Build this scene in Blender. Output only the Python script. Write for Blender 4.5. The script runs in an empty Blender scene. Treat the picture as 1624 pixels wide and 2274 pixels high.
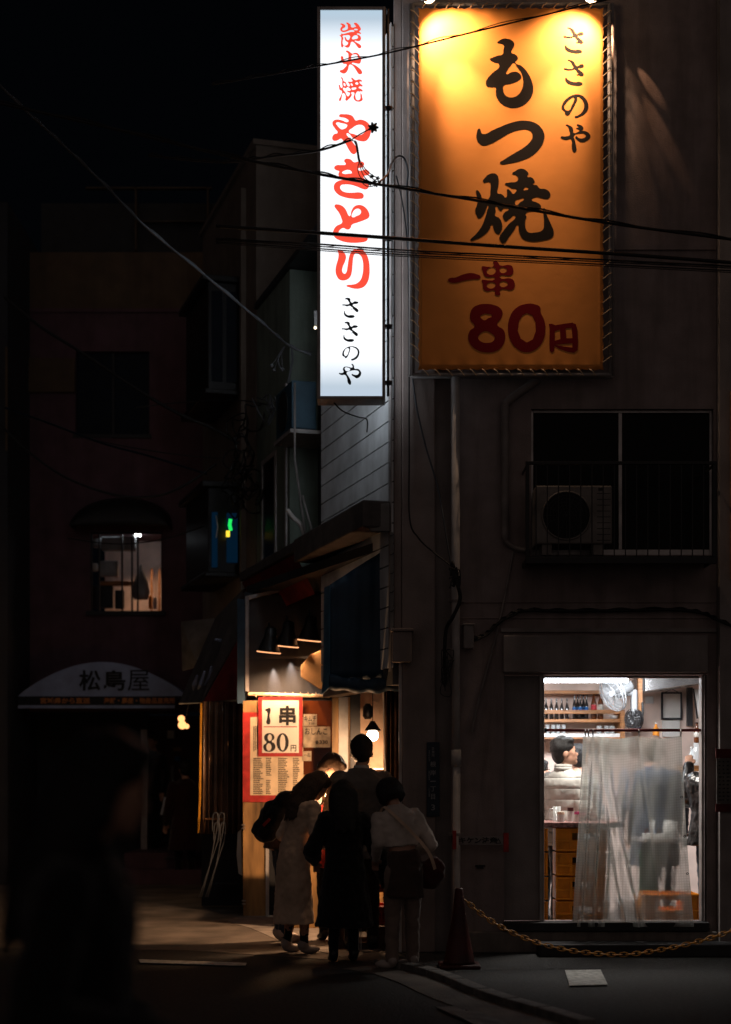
import bpy, bmesh, math, random
from mathutils import Vector, Matrix, Euler
random.seed(7)
R = math.radians
scene = bpy.context.scene
COL = scene.collection
FPX, CX, HY = 3556.0, 812.0, 1721.0      # focal length, centre and horizon, in pixels of a 1624 x 2274 picture
CD, CH = 13.1, 1.45                      # camera distance from the facade plane (y = 0) and height
def P(px, py, Y=0.0):
    k = (CD + Y) / FPX
    return Vector(((px - CX) * k, Y, CH - (py - HY) * k))
def S(Y): return FPX / (CD + Y)
def G(px, py, z=0.0):                    # point on the ground seen at a pixel
    d = (CH - z) * FPX / (py - HY)
    return Vector(((px - CX) * d / FPX, d - CD, z))
# the alley wall runs from the building corner away to the left
WX, WK = (873 - CX) / S(0), -0.2987
WN = Vector((-1, WK, 0)).normalized()    # its outward normal
WD = Vector((WK, 1, 0)).normalized()
def AY(px): return (WX * FPX - CD * (px - CX)) / ((px - CX) - WK * FPX)
def A(Y, z, off=0.0): return Vector((WX + WK * Y, Y, z)) + WN * off
def AZ(py, Y): return CH - (py - HY) / S(Y)

# ---------------------------------------------------------------- materials
MATS = {}
def mat(name, col, rough=0.7, metal=0.0, var=0.25, scale=6.0, bump=0.15, bscale=60.0, spec=0.4, col2=None, stretch=(1, 1, 1),
        emit=None, alpha=None, trans=0.0, coat=0.0, sheen=0.0):
    m = bpy.data.materials.new(name); m.use_nodes = True
    nt = m.node_tree; N = nt.nodes; L = nt.links
    b = N['Principled BSDF']
    b.inputs['Roughness'].default_value = rough
    b.inputs['Metallic'].default_value = metal
    b.inputs['Specular IOR Level'].default_value = spec
    b.inputs['Transmission Weight'].default_value = trans
    b.inputs['Coat Weight'].default_value = coat
    b.inputs['Sheen Weight'].default_value = sheen
    tc = N.new('ShaderNodeTexCoord'); mp = N.new('ShaderNodeMapping'); mp.inputs['Scale'].default_value = stretch
    L.new(tc.outputs['Object'], mp.inputs['Vector'])
    n = N.new('ShaderNodeTexNoise'); n.inputs['Scale'].default_value = scale; n.inputs['Detail'].default_value = 5
    L.new(mp.outputs[0], n.inputs['Vector'])
    r = N.new('ShaderNodeMapRange'); r.inputs[1].default_value = 0.3; r.inputs[2].default_value = 0.7
    L.new(n.outputs['Fac'], r.inputs[0])
    mx = N.new('ShaderNodeMix'); mx.data_type = 'RGBA'
    c2 = col2 if col2 else tuple(c * (1 - var * 1.6) for c in col)
    mx.inputs[6].default_value = (*c2, 1); mx.inputs[7].default_value = (*(min(1, c * (1 + var * .4)) for c in col), 1)
    L.new(r.outputs[0], mx.inputs[0]); L.new(mx.outputs[2], b.inputs['Base Color'])
    if bump:
        n2 = N.new('ShaderNodeTexNoise'); n2.inputs['Scale'].default_value = bscale; n2.inputs['Detail'].default_value = 4
        L.new(mp.outputs[0], n2.inputs['Vector'])
        bp = N.new('ShaderNodeBump'); bp.inputs['Strength'].default_value = bump; bp.inputs['Distance'].default_value = 0.01
        L.new(n2.outputs['Fac'], bp.inputs['Height']); L.new(bp.outputs[0], b.inputs['Normal'])
    if emit:
        b.inputs['Emission Color'].default_value = (*emit[0], 1); b.inputs['Emission Strength'].default_value = emit[1]
    if alpha is not None: b.inputs['Alpha'].default_value = alpha
    MATS[name] = m
    return m
def emis(name, col, s):
    m = bpy.data.materials.new(name); m.use_nodes = True
    nt = m.node_tree; nt.nodes.clear()
    e = nt.nodes.new('ShaderNodeEmission'); e.inputs[0].default_value = (*col, 1); e.inputs[1].default_value = s
    o = nt.nodes.new('ShaderNodeOutputMaterial'); nt.links.new(e.outputs[0], o.inputs[0])
    MATS[name] = m
    return m
M = MATS
def wallmat(name, col, streak=0.35, scale=1.2, bump=.35, stain=None, rough=.85, bscale=90):
    """painted render with stains running down it"""
    m = mat(name, col, rough=rough, var=.18, scale=scale * 3, bump=bump, bscale=bscale)
    nt = m.node_tree; N = nt.nodes; L = nt.links; b = N['Principled BSDF']
    src = b.inputs['Base Color'].links[0].from_socket
    tc = N.new('ShaderNodeTexCoord'); mp = N.new('ShaderNodeMapping'); mp.inputs['Scale'].default_value = (4, 4, .35)
    L.new(tc.outputs['Object'], mp.inputs[0])
    n = N.new('ShaderNodeTexNoise'); n.inputs['Scale'].default_value = scale; n.inputs['Detail'].default_value = 7; n.inputs['Roughness'].default_value = .62
    L.new(mp.outputs[0], n.inputs['Vector'])
    r = N.new('ShaderNodeMapRange'); r.inputs[1].default_value = .45; r.inputs[2].default_value = .72; r.inputs[4].default_value = streak
    L.new(n.outputs['Fac'], r.inputs[0])
    mx = N.new('ShaderNodeMix'); mx.data_type = 'RGBA'
    mx.inputs[7].default_value = (*(stain or (col[0] * .35, col[1] * .33, col[2] * .3)), 1)
    L.new(src, mx.inputs[6]); L.new(r.outputs[0], mx.inputs[0]); L.new(mx.outputs[2], b.inputs['Base Color'])
    return m
wallmat('render_wall', (.30, .245, .235), .55, scale=1.6)
wallmat('render_wall_grey', (.30, .27, .26), .45)
wallmat('pilaster_wall', (.30, .245, .225))
wallmat('siding', (.74, .77, .79), .25, bump=.05)
mat('joint', (.10, .10, .10), var=.1)
wallmat('green_sheet', (.17, .21, .175), .6, bump=.4)
wallmat('brown_box', (.15, .118, .095), .3, bump=.1)
wallmat('maroon_wall', (.13, .068, .082), .4)
wallmat('ochre_wall', (.12, .080, .046), .3)
wallmat('dark_wall', (.03, .032, .038), .4)
wallmat('interior_pink', (.85, .66, .57), .12, bump=.03)
mat('ceiling_white', (.75, .73, .7))
mat('room_floor', (.12, .11, .10))
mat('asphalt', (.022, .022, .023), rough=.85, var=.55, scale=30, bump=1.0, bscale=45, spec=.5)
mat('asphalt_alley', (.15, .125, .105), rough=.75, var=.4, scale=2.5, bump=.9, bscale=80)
wallmat('concrete', (.22, .195, .175), .6, scale=2.5)
mat('kerb_stone', (.17, .16, .15), var=.4, scale=9, bump=.5)
mat('road_paint', (.68, .68, .64), var=.3, scale=22, bump=.3)
mat('black_gap', (.01, .01, .01), var=0)
mat('white_pipe', (.52, .49, .47), rough=.45, var=.2)
mat('grey_pipe', (.24, .215, .205), rough=.5)
mat('black_cable', (.008, .008, .009), rough=.5, bump=0)
mat('grey_cable', (.07, .077, .088), rough=.4, bump=0)
mat('steel', (.35, .34, .33), rough=.35, metal=.8)
mat('dark_steel', (.035, .034, .035), rough=.4, metal=.5)
mat('iron_black', (.012, .012, .013), rough=.45)
mat('alu', (.55, .53, .52), rough=.35, metal=.6)
mat('alu_dull', (.4, .37, .36), rough=.5, metal=.2)
mat('glass_dark', (.004, .0045, .005), rough=.25, spec=.12, var=0, bump=0)
mat('navy_glass', (.006, .012, .022), rough=.3, spec=.12, var=.2, bump=0)
mat('wood_orange', (.42, .18, .06), rough=.45, var=.4, scale=5, stretch=(1, 1, 12))
mat('plywood', (.42, .24, .09), rough=.6, var=.5, scale=3, stretch=(3, 3, .5), bump=.2)
mat('board_black', (.036, .036, .039), rough=.5, spec=.3, bump=.08)
mat('tarp_blue', (.012, .045, .085), rough=.5, var=.3, scale=3, bump=.1, bscale=12)
mat('tarp_blue_lit', (.10, .26, .42), rough=.5)  # brighter copy of the tarp colour, lamp light on the flap painted in
mat('tape_red', (.50, .035, .03), rough=.45, var=.3, scale=12)
mat('paper_cream', (.80, .76, .68), rough=.6, var=.06, bump=.05)
mat('paper_menu', (.78, .62, .42), rough=.5, var=.15, scale=8, bump=.1)
mat('paper_white', (.72, .70, .66), rough=.7, var=.1)
mat('paper_aged', (.42, .34, .24), rough=.7, var=.3, scale=14)
mat('ink', (.015, .013, .013), rough=.5, var=0, bump=0)
mat('ink_navy', (.004, .02, .035), rough=.5, var=0, bump=0)
mat('ink_dark', (.012, .008, .006), rough=.7, spec=.1, var=0, bump=0)
mat('ink_crimson', (.20, .004, .010), rough=.6, spec=.1, var=0, bump=0)
mat('banner', (.88, .33, .07), rough=.6, var=.06, scale=3, bump=.6, bscale=2.2, spec=.2)
mat('rope', (.80, .60, .38), rough=.8)
mat('vinyl_brown', (.16, .085, .045), rough=.22, var=.4, scale=4, bump=.3, bscale=8, spec=.6)
mat('awning_red', (.22, .018, .018), var=.3)
mat('awning_grey', (.10, .09, .085), var=.3)
mat('awning_blue', (.02, .05, .085), var=.3)
mat('awning_white', (.30, .36, .52), var=.12)
mat('awning_letter', (.012, .012, .014), var=0, bump=0)
mat('awning_band', (.010, .011, .013), var=0)
mat('gold_letter', (.60, .22, .05), var=0, bump=0)
mat('skin', (.52, .29, .20), rough=.5, var=.12, bump=.05, spec=.4)
mat('hair_black', (.010, .009, .009), rough=.42, var=.5, scale=30, stretch=(6, 6, 1), bump=.8, bscale=70)
mat('hair_brown', (.085, .048, .028), rough=.42, var=.5, scale=30, stretch=(6, 6, 1), bump=.8, bscale=70)
mat('hair_blond', (.28, .16, .07), rough=.45, var=.5, scale=30, stretch=(6, 6, 1), bump=.8, bscale=70)
def cloth(n, c, **k):
    return mat(n, c, rough=.88, var=.25, scale=4, bump=.35, bscale=26, sheen=.25, spec=.2, **k)
cloth('coat_beige', (.80, .58, .42)); cloth('cloth_black', (.007, .007, .008)); cloth('cloth_charcoal', (.17, .145, .125))
cloth('knit_white', (.62, .54, .48)); cloth('cloth_brown', (.075, .048, .038)); mat('paper_dim', (.14, .13, .12)); mat('red_dim', (.10, .008, .008)); mat('cap_grey', (.20, .19, .18)); mat('bulb_red', (.38, .035, .02)); cloth('trouser_khaki', (.24, .18, .15))
cloth('denim', (.035, .06, .10)); cloth('puffer_cream', (.50, .49, .45)); cloth('cloth_red', (.38, .03, .02)); cloth('cloth_blue', (.018, .026, .045))
cloth('cloth_white', (.6, .57, .53)); cloth('plaid_red', (.035, .010, .009)); cloth('cloth_grey', (.20, .20, .205)); cloth('bag_red', (.07, .018, .016))
mat('leather_black', (.012, .012, .013), rough=.28, var=.3, bump=.4, bscale=14, spec=.6)
mat('shoe_white', (.42, .36, .33), rough=.5, var=.2); mat('shoe_black', (.012, .012, .012), rough=.4)
mat('cone_red', (.075, .008, .006), rough=.5, var=.4); mat('chain_yellow', (.80, .36, .03), rough=.45)
mat('crate_yellow', (.90, .32, .015), rough=.42, var=.2); mat('crate_red', (.42, .03, .012), rough=.4, var=.2)
mat('crate_brown', (.10, .045, .02), rough=.5, var=.2)
mat('bottle_black', (.006, .006, .008), rough=.06, spec=.8, var=0, bump=0); mat('bottle_amber', (.10, .025, .005), rough=.07, spec=.8, var=0, bump=0)
mat('clear_glass', (.75, .80, .80), rough=.05, spec=.8, var=0, bump=0, alpha=.35)
mat('label_blue', (.02, .12, .35)); mat('label_white', (.7, .66, .58)); mat('label_red', (.5, .04, .05))
mat('plastic_white', (.72, .72, .70), rough=.35, var=.06); mat('plastic_grey', (.33, .33, .33), rough=.4)
mat('fan_white', (.15, .155, .16), rough=.3, var=.05); mat('plastic_black', (.015, .015, .016), rough=.3)
mat('pink', (.65, .08, .25), var=0); mat('orange_drink', (.8, .28, .03), var=0); mat('green_plastic', (.06, .22, .12))
mat('table_red', (.42, .22, .20), var=.5, scale=40); mat('ac_white', (.22, .20, .185), rough=.5); mat('ac_blue', (.03, .085, .13), rough=.5)
mat('duct_orange', (.26, .14, .05)); mat('lamp_black', (.012, .012, .012), rough=.4); mat('plate_navy', (.008, .022, .045), rough=.35); mat('plate_ink', (.32, .33, .34), var=0)
mat('hood_steel', (.55, .55, .55), rough=.25, metal=.9); mat('tree_dark', (.02, .02, .02))
emis('tube_light', (.86, .93, 1.0), 24.0)
emis('bulb_warm', (1.0, .62, .30), 30.0); emis('bulb_white', (1.0, .80, .58), 26.0)
emis('lit_red', (1.0, .085, .048), 1.0); emis('lamp_hot', (1.0, .62, .34), 14.0)
emis('glint_green', (.02, 1.0, .15), .9); emis('neon_yellow', (1, .7, .05), 1.3); emis('room_blue', (.01, .08, .19), .10)
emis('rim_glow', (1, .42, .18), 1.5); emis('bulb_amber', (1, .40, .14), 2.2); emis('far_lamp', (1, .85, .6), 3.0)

# ---------------------------------------------------------------- mesh building
class MB:
    def __init__(s): s.bm = bmesh.new()
    def face(s, pts):
        try: return s.bm.faces.new([s.bm.verts.new(p) for p in pts])
        except ValueError: return None
    def box(s, a, b, rot=None, at=None):
        x0, y0, z0 = (min(a[i], b[i]) for i in range(3)); x1, y1, z1 = (max(a[i], b[i]) for i in range(3))
        v = [Vector((x, y, z)) for x in (x0, x1) for y in (y0, y1) for z in (z0, z1)]
        if rot is not None: v = [rot @ p for p in v]
        if at is not None: v = [p + Vector(at) for p in v]
        v = [s.bm.verts.new(p) for p in v]
        for f in ((0, 1, 3, 2), (4, 6, 7, 5), (0, 4, 5, 1), (2, 3, 7, 6), (0, 2, 6, 4), (1, 5, 7, 3)):
            s.bm.faces.new([v[i] for i in f])
        return s
    def bp(s, x0, y0, x1, y1, Yf, Yb):        # box whose front face fills a pixel rectangle at depth Yf
        a = P(x0, y0, Yf); b = P(x1, y1, Yf)
        return s.box((a.x, Yf, a.z), (b.x, Yb, b.z))
    def aw(s, Ya, Yb, z0, z1, o0, o1):        # box lying along the alley wall
        pts = [A(Ya, z0, o0), A(Yb, z0, o0), A(Yb, z0, o1), A(Ya, z0, o1), A(Ya, z1, o0), A(Yb, z1, o0), A(Yb, z1, o1), A(Ya, z1, o1)]
        v = [s.bm.verts.new(p) for p in pts]
        for f in ((0, 3, 2, 1), (4, 5, 6, 7), (0, 1, 5, 4), (1, 2, 6, 5), (2, 3, 7, 6), (3, 0, 4, 7)):
            s.bm.faces.new([v[i] for i in f])
        return s
    def prism(s, pts, d):                      # polygon extruded by vector d
        d = Vector(d); a = [s.bm.verts.new(p) for p in pts]; b = [s.bm.verts.new(Vector(p) + d) for p in pts]
        n = len(pts)
        s.bm.faces.new(a); s.bm.faces.new(b[::-1])
        for i in range(n): s.bm.faces.new([a[i], b[i], b[(i + 1) % n], a[(i + 1) % n]])
        return s
    def rings(s, rings, cap=True, closed=False):
        vs = [[s.bm.verts.new(p) for p in r] for r in rings]; n = len(rings[0])
        for i in range(len(vs) - (0 if closed else 1)):
            a = vs[i]; b = vs[(i + 1) % len(vs)]
            for j in range(n): s.bm.faces.new([a[j], a[(j + 1) % n], b[(j + 1) % n], b[j]])
        if cap and not closed: s.bm.faces.new(vs[0][::-1]); s.bm.faces.new(vs[-1])
        return s
    def tube(s, path, r, n=8, cap=True):
        path = [Vector(p) for p in path]; rr = r if isinstance(r, (list, tuple)) else [r] * len(path)
        rings = []; u = None
        for i, p in enumerate(path):
            t = (path[min(i + 1, len(path) - 1)] - path[max(i - 1, 0)])
            t = t.normalized() if t.length > 1e-9 else Vector((0, 0, 1))
            if u is None: u = t.orthogonal().normalized()
            u = (u - t * u.dot(t)); u = u.normalized() if u.length > 1e-6 else t.orthogonal().normalized()
            w = t.cross(u)
            rings.append([p + (u * math.cos(2 * math.pi * k / n) + w * math.sin(2 * math.pi * k / n)) * rr[i] for k in range(n)])
        return s.rings(rings, cap)
    def cyl(s, a, b, r, n=16, r2=None): return s.tube([a, b], [r, r if r2 is None else r2], n)
    def lathe(s, prof, at=(0, 0, 0), n=20, rot=None):
        rings = []
        for r, z in prof:
            ring = [Vector((r * math.cos(2 * math.pi * k / n), r * math.sin(2 * math.pi * k / n), z)) for k in range(n)]
            if rot is not None: ring = [rot @ p for p in ring]
            rings.append([p + Vector(at) for p in ring])
        return s.rings(rings, True)
    def ball(s, c, r, rot=None, u=16, v=10):
        r = r if isinstance(r, (tuple, list, Vector)) else (r, r, r)
        m = Matrix.Translation(Vector(c)) @ (rot.to_4x4() if rot is not None else Matrix.Identity(4)) @ Matrix.Diagonal((*r, 1))
        bmesh.ops.create_uvsphere(s.bm, u_segments=u, v_segments=v, radius=1, matrix=m)
        return s
    def build(s, name, m, parent=None, smooth=False, bevel=0, remesh=0, disp=0, flip=True):
        if flip: bmesh.ops.recalc_face_normals(s.bm, faces=s.bm.faces)
        me = bpy.data.meshes.new(name); s.bm.to_mesh(me); s.bm.free()
        if smooth: me.polygons.foreach_set('use_smooth', [True] * len(me.polygons))
        o = bpy.data.objects.new(name, me); COL.objects.link(o)
        if remesh:
            md = o.modifiers.new('r', 'REMESH'); md.mode = 'VOXEL'; md.voxel_size = remesh; md.use_smooth_shade = True
            sm = o.modifiers.new('s', 'SMOOTH'); sm.iterations = 3; sm.factor = .5
            if disp:
                tx = bpy.data.textures.new('d', 'CLOUDS'); tx.noise_scale = .05
                dm = o.modifiers.new('d', 'DISPLACE'); dm.texture = tx; dm.strength = disp; dm.mid_level = .5
            dg = bpy.context.evaluated_depsgraph_get()
            me2 = bpy.data.meshes.new_from_object(o.evaluated_get(dg)); o.modifiers.clear(); o.data = me2; me = me2
            me.polygons.foreach_set('use_smooth', [True] * len(me.polygons))
        me.materials.clear(); me.materials.append(m if not isinstance(m, str) else M[m])
        if bevel:
            b = o.modifiers.new('bevel', 'BEVEL'); b.width = bevel; b.segments = 2; b.limit_method = 'ANGLE'; b.angle_limit = R(40)
        if parent is not None: o.parent = parent; o.matrix_parent_inverse = Matrix.Translation(-parent.location) if parent.type == 'EMPTY' and not parent.get('_rot') else parent.matrix_basis.inverted()
        return o
def tag(o, label, cat, group=None, kind=None):
    o['label'] = label
    if cat: o['category'] = cat
    if group: o['group'] = group
    if kind: o['kind'] = kind
    return o
def thing(name, loc, label, cat, group=None):
    o = bpy.data.objects.new(name, None); COL.objects.link(o); o.location = loc; o.empty_display_size = .1
    return tag(o, label, cat, group)
def struct(name, mb, m, **k):
    o = mb.build(name, m, **k); o['kind'] = 'structure'; return o
def copy_tree(o, delta, label=None, parent=None, rz=0):
    c = o.copy(); COL.objects.link(c)
    if parent is not None: c.parent = parent
    else:
        c.location = o.location + Vector(delta); c.rotation_euler.z += rz
        if label: c['label'] = label
    for ch in o.children: copy_tree(ch, delta, None, c)
    return c
def smoothpath(pts, n=8):
    pts = [Vector(p) for p in pts]; out = []
    for i in range(len(pts) - 1):
        p0 = pts[max(i - 1, 0)]; p1 = pts[i]; p2 = pts[i + 1]; p3 = pts[min(i + 2, len(pts) - 1)]
        for k in range(n):
            t = k / n
            out.append(.5 * ((2 * p1) + (p2 - p0) * t + (2 * p0 - 5 * p1 + 4 * p2 - p3) * t * t + (3 * p1 - p0 - 3 * p2 + p3) * t ** 3))
    out.append(pts[-1]); return out

# ---------------------------------------------------------------- lettering
def outline(name, loops, m, Y, parent, depth=.004, smooth=True, sharp=()):
    """flat lettering: loops of display pixels laid on the plane y = Y; holes are loops inside loops"""
    cu = bpy.data.curves.new('c', 'CURVE'); cu.dimensions = '2D'; cu.fill_mode = 'BOTH'; cu.extrude = depth / 2; cu.resolution_u = 5
    for li, lp in enumerate(loops):
        sp = cu.splines.new('BEZIER'); sp.bezier_points.add(len(lp) - 1); sp.use_cyclic_u = True
        for bpnt, (x, y) in zip(sp.bezier_points, lp):
            w = P(x, y, Y); bpnt.co = (w.x, w.z, 0)
            bpnt.handle_left_type = bpnt.handle_right_type = 'AUTO' if smooth and (li - len(loops)) not in sharp else 'VECTOR'
    o = bpy.data.objects.new('t', cu); COL.objects.link(o)
    dg = bpy.context.evaluated_depsgraph_get()
    me = bpy.data.meshes.new_from_object(o.evaluated_get(dg)); bpy.data.objects.remove(o)
    me.transform(Matrix.Translation((0, Y, 0)) @ Matrix.Rotation(R(90), 4, 'X'))
    me.materials.clear(); me.materials.append(M[m])
    ob = bpy.data.objects.new(name, me); COL.objects.link(ob)
    if parent is not None: ob.parent = parent; ob.matrix_parent_inverse = Matrix.Translation(-parent.location)
    return ob
def text_mesh(items, m, name, parent, depth=.003):
    """items: (string, matrix, height, width or None, boldness)"""
    bm = bmesh.new()
    for (st, mx, h, w, bold) in items:
        cu = bpy.data.curves.new('t', 'FONT'); cu.body = st; cu.size = 1; cu.extrude = .001; cu.offset = bold; cu.fill_mode = 'BOTH'; cu.resolution_u = 3
        o = bpy.data.objects.new('t', cu); COL.objects.link(o)
        dg = bpy.context.evaluated_depsgraph_get()
        me = bpy.data.meshes.new_from_object(o.evaluated_get(dg)); bpy.data.objects.remove(o)
        if not me.vertices: continue
        xs = [v.co.x for v in me.vertices]; ys = [v.co.y for v in me.vertices]
        x0, x1, y0, y1 = min(xs), max(xs), min(ys), max(ys)
        ky = h / max(y1 - y0, 1e-6); kx = (w / max(x1 - x0, 1e-6)) if w else ky
        me.transform(Matrix.Diagonal((kx, ky, depth / .002, 1)) @ Matrix.Translation((-(x0 + x1) / 2, -(y0 + y1) / 2, 0)))
        me.transform(mx); bm.from_mesh(me)
    me = bpy.data.meshes.new(name); bm.to_mesh(me); bm.free(); me.materials.append(M[m])
    ob = bpy.data.objects.new(name, me); COL.objects.link(ob)
    if parent is not None: ob.parent = parent; ob.matrix_parent_inverse = Matrix.Translation(-parent.location)
    return ob
def TX(px, py, Y, ang=0):                # text facing the camera, centred on a pixel
    return Matrix.Translation(P(px, py, Y)) @ Matrix.Rotation(R(90), 4, 'X') @ Matrix.Rotation(R(ang), 4, 'Z')
def tr(data, ox, oy, s, dx=0, dy=0):
    out = []
    for lp in data.strip().split('|'):
        v = [float(t) for t in lp.replace(',', ' ').split()]
        out.append([((ox + (v[i] + dx) / s) / 1.8011, (oy + (v[i + 1] + dy) / s) / 1.8011) for i in range(0, len(v), 2)])
    return out
# ---------------------------------------------------------------- traced characters (brush lettering of the two signs)
Z1 = (1300, 80, 6.69); Z2 = (1300, 440, 6.318); Z3 = (1300, 800, 6.318); Z4 = (1340, 1180, 6.146)
Z5 = (1880, 140, 4.211); Z6 = (1860, 660, 4.274); Z7 = (1780, 1030, 2.9); Z8 = (2220, 90, 4.29)
RED = []
RED += tr('415,108 465,98 520,120 550,155 535,195 480,228 462,262 482,280 560,270 606,242 612,170 600,118 570,78 592,68 640,88 692,132 702,185 740,205 800,190 830,178 802,130 780,88 822,75 880,108 935,180 962,240 945,280 915,302 935,325 965,366 900,355 855,368 920,408 962,462 960,520 925,560 860,560 800,556 860,610 945,665 975,712 950,750 900,745 860,700 800,622 740,580 708,585 680,665 640,730 592,737 540,712 495,690 488,712 462,735 440,710 432,600 438,470 422,436 395,408 432,405 432,370 480,376 600,345 700,322 790,300 740,264 650,280 540,318 470,318 422,282 412,240 440,190 462,160 448,128'
 '| 478,424 560,405 640,402 674,430 665,492 640,532 615,540 580,510 555,465 532,455 532,492 560,560 620,602 610,650 572,680 512,686 480,640 476,560 495,500'
 '| 745,520 725,498 750,440 810,406 865,416 886,455 872,495 800,515 | 775,258 840,232 882,258 870,272 800,272', *Z1)
RED += tr('563,832 600,820 660,850 735,902 800,880 880,895 930,960 972,1025 968,1090 935,1160 900,1168 820,1155 722,1156 800,1205 900,1275 985,1365 996,1420 960,1448 905,1440 860,1380 790,1270 740,1215 680,1190 655,1200 620,1320 560,1410 505,1430 440,1410 400,1375 410,1350 470,1335 530,1280 582,1188 500,1168 455,1120 430,1030 432,978 465,970 490,990 500,1050 545,1092 605,1085 622,1050 630,960 620,890'
 '| 722,940 800,916 855,930 882,980 885,1035 800,1060 722,1072 708,1040', *Z1)
RED += tr('435,1535 480,1565 502,1635 555,1665 590,1740 625,1778 660,1775 655,1710 622,1655 670,1655 738,1635 705,1560 715,1542 760,1570 820,1612 920,1590 965,1605 995,1640 930,1650 945,1700 1008,1770 930,1775 902,1810 970,1850 1010,1905 935,1912 985,1995 1000,2080 1012,2125 985,2160 880,2182 800,2145 768,2080 785,1945 735,1930 700,1945 720,1995 690,2060 620,2130 580,2158 548,2130 560,2080 520,1965 485,1955 450,2060 425,2150 400,2168 378,2140 420,2050 452,1900 400,1870 378,1790 378,1740 400,1740 415,1790 455,1820 462,1700 460,1590'
 '| 500,1690 535,1690 552,1740 548,1772 512,1760 498,1720 | 700,1692 740,1720 745,1762 710,1755 688,1720 | 850,1662 888,1680 885,1725 845,1730 812,1700 | 712,1830 780,1805 835,1808 840,1840 780,1868 730,1868'
 '| 495,1810 560,1825 600,1792 660,1820 692,1872 660,1900 595,1898 620,1925 670,1955 640,2030 615,2045 580,2010 550,1940 495,1870 | 848,1930 890,1908 940,1930 950,2020 945,2110 885,2150 832,2110', *Z1)
RED += tr('358,150 385,112 470,108 600,115 690,150 738,210 775,265 880,245 990,265 1110,350 1165,470 1155,590 1100,720 1020,785 900,785 790,750 700,700 600,590 560,585 545,602 640,735 760,890 815,970 800,1060 740,1115 680,1095 610,1010 540,880 460,770 410,722 330,760 240,778 190,740 195,665 240,610 320,580 250,460 190,350 210,280 300,243 420,260 585,302 600,270 560,225 470,190 380,175'
 '| 282,330 320,308 400,325 540,360 568,382 440,493 400,480 320,400 | 605,548 700,450 800,385 890,370 970,395 1015,460 1010,550 930,620 850,642 740,612', *Z2)
RED += tr('488,1290 510,1245 570,1232 650,1250 735,1320 840,1305 950,1310 995,1360 975,1430 1080,1522 1130,1575 1110,1630 975,1688 1040,1770 1110,1880 1100,1960 1040,2005 960,1995 800,1930 640,1885 500,1880 410,1900 385,1960 420,2030 520,2080 700,2092 880,2085 950,2110 982,2170 960,2225 880,2245 700,2240 500,2205 330,2130 240,2020 225,1960 245,1870 330,1800 480,1765 620,1765 760,1760 800,1730 640,1735 420,1710 350,1660 345,1600 362,1552 290,1520 240,1480 240,1440 300,1395 420,1392 530,1370'
 '| 435,1585 500,1530 600,1512 650,1530 682,1590 600,1610 480,1615 | 832,1490 920,1455 985,1445 1010,1500 960,1525 880,1535', *Z2)
RED += tr('243,160 260,120 320,112 410,135 500,205 560,310 592,380 625,408 670,280 740,170 830,128 930,135 1030,195 1100,290 1128,380 1110,440 1000,505 820,570 680,628 650,700 600,742 540,738 470,705 390,745 352,800 355,850 500,870 700,885 900,885 980,880 1060,920 1082,990 1040,1040 900,1072 740,1082 560,1070 380,1020 260,950 210,850 220,760 290,660 435,570 420,470 360,330 280,220'
 '| 680,420 700,320 760,240 830,216 890,240 915,300 890,360 800,405 710,440', *Z3)
RED += tr('325,1280 370,1258 430,1280 500,1345 535,1430 510,1550 455,1680 437,1790 465,1850 505,1866 540,1830 570,1700 600,1500 640,1360 710,1270 800,1235 880,1235 970,1275 1050,1370 1110,1530 1130,1700 1125,1900 1090,2050 1000,2180 880,2235 740,2238 620,2205 545,2165 570,2150 680,2140 800,2110 900,2020 950,1880 968,1700 955,1530 920,1430 860,1370 800,1352 750,1370 722,1440 700,1620 680,1820 640,1940 560,2010 450,2032 370,2010 300,1920 270,1800 285,1660 335,1480 345,1360', *Z3)
BLUE = []
SA = ('252,98 310,70 375,92 382,140 400,178 430,190 470,162 530,160 578,185 545,212 440,245 480,290 545,335 580,380 555,422 510,400 450,348 395,346 445,335 400,285 370,265 300,278 240,258 180,244 240,232 300,232 355,212 330,150 300,110'
      '| 246,395 222,440 235,495 290,540 380,564 450,556 485,522 400,494 330,500 275,470 246,425')
BLUE += tr(SA, *Z4); BLUE += tr(SA, *Z4, dx=-14, dy=588)
BLUE += tr('186,1490 185,1420 220,1350 290,1292 380,1262 460,1264 550,1300 600,1370 602,1440 565,1530 490,1590 400,1595 470,1550 540,1480 560,1400 530,1330 460,1290 380,1280 380,1330 350,1430 300,1530 265,1554 235,1520 | 225,1450 235,1385 290,1310 345,1320 335,1400 300,1480 265,1503 235,1475', *Z4)
BLUE += tr('408,1695 440,1700 472,1750 475,1795 500,1815 570,1818 630,1870 648,1930 610,2010 540,2046 480,2015 415,1945 470,1960 540,1965 585,1930 585,1880 540,1855 460,1850 380,1865 290,1910 330,1990 380,2080 400,2170 380,2206 330,2175 308,2120 300,2050 240,1960 190,1968 130,1955 100,1920 150,1920 212,1895 198,1830 220,1775 280,1760 350,1772 430,1778 425,1730 | 280,1868 245,1820 250,1785 310,1780 378,1830', *Z4)
BLACK = []
BLACK += tr('462,132 500,90 560,62 640,65 710,95 745,145 735,205 698,295 760,325 804,375 790,430 765,458 870,520 970,630 1040,770 1066,900 1050,1010 990,1110 890,1190 780,1226 650,1220 530,1160 455,1060 435,960 435,890 420,884 330,880 285,865 268,815 290,740 380,640 495,505 400,460 338,408 380,380 460,350 556,318 565,250 575,182 520,150'
 '| 740,474 680,530 630,600 614,655 700,625 790,622 850,665 866,720 830,765 700,820 565,862 560,930 590,1005 650,1045 730,1048 810,1010 870,930 898,830 895,730 860,630 800,550', *Z5)
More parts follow.
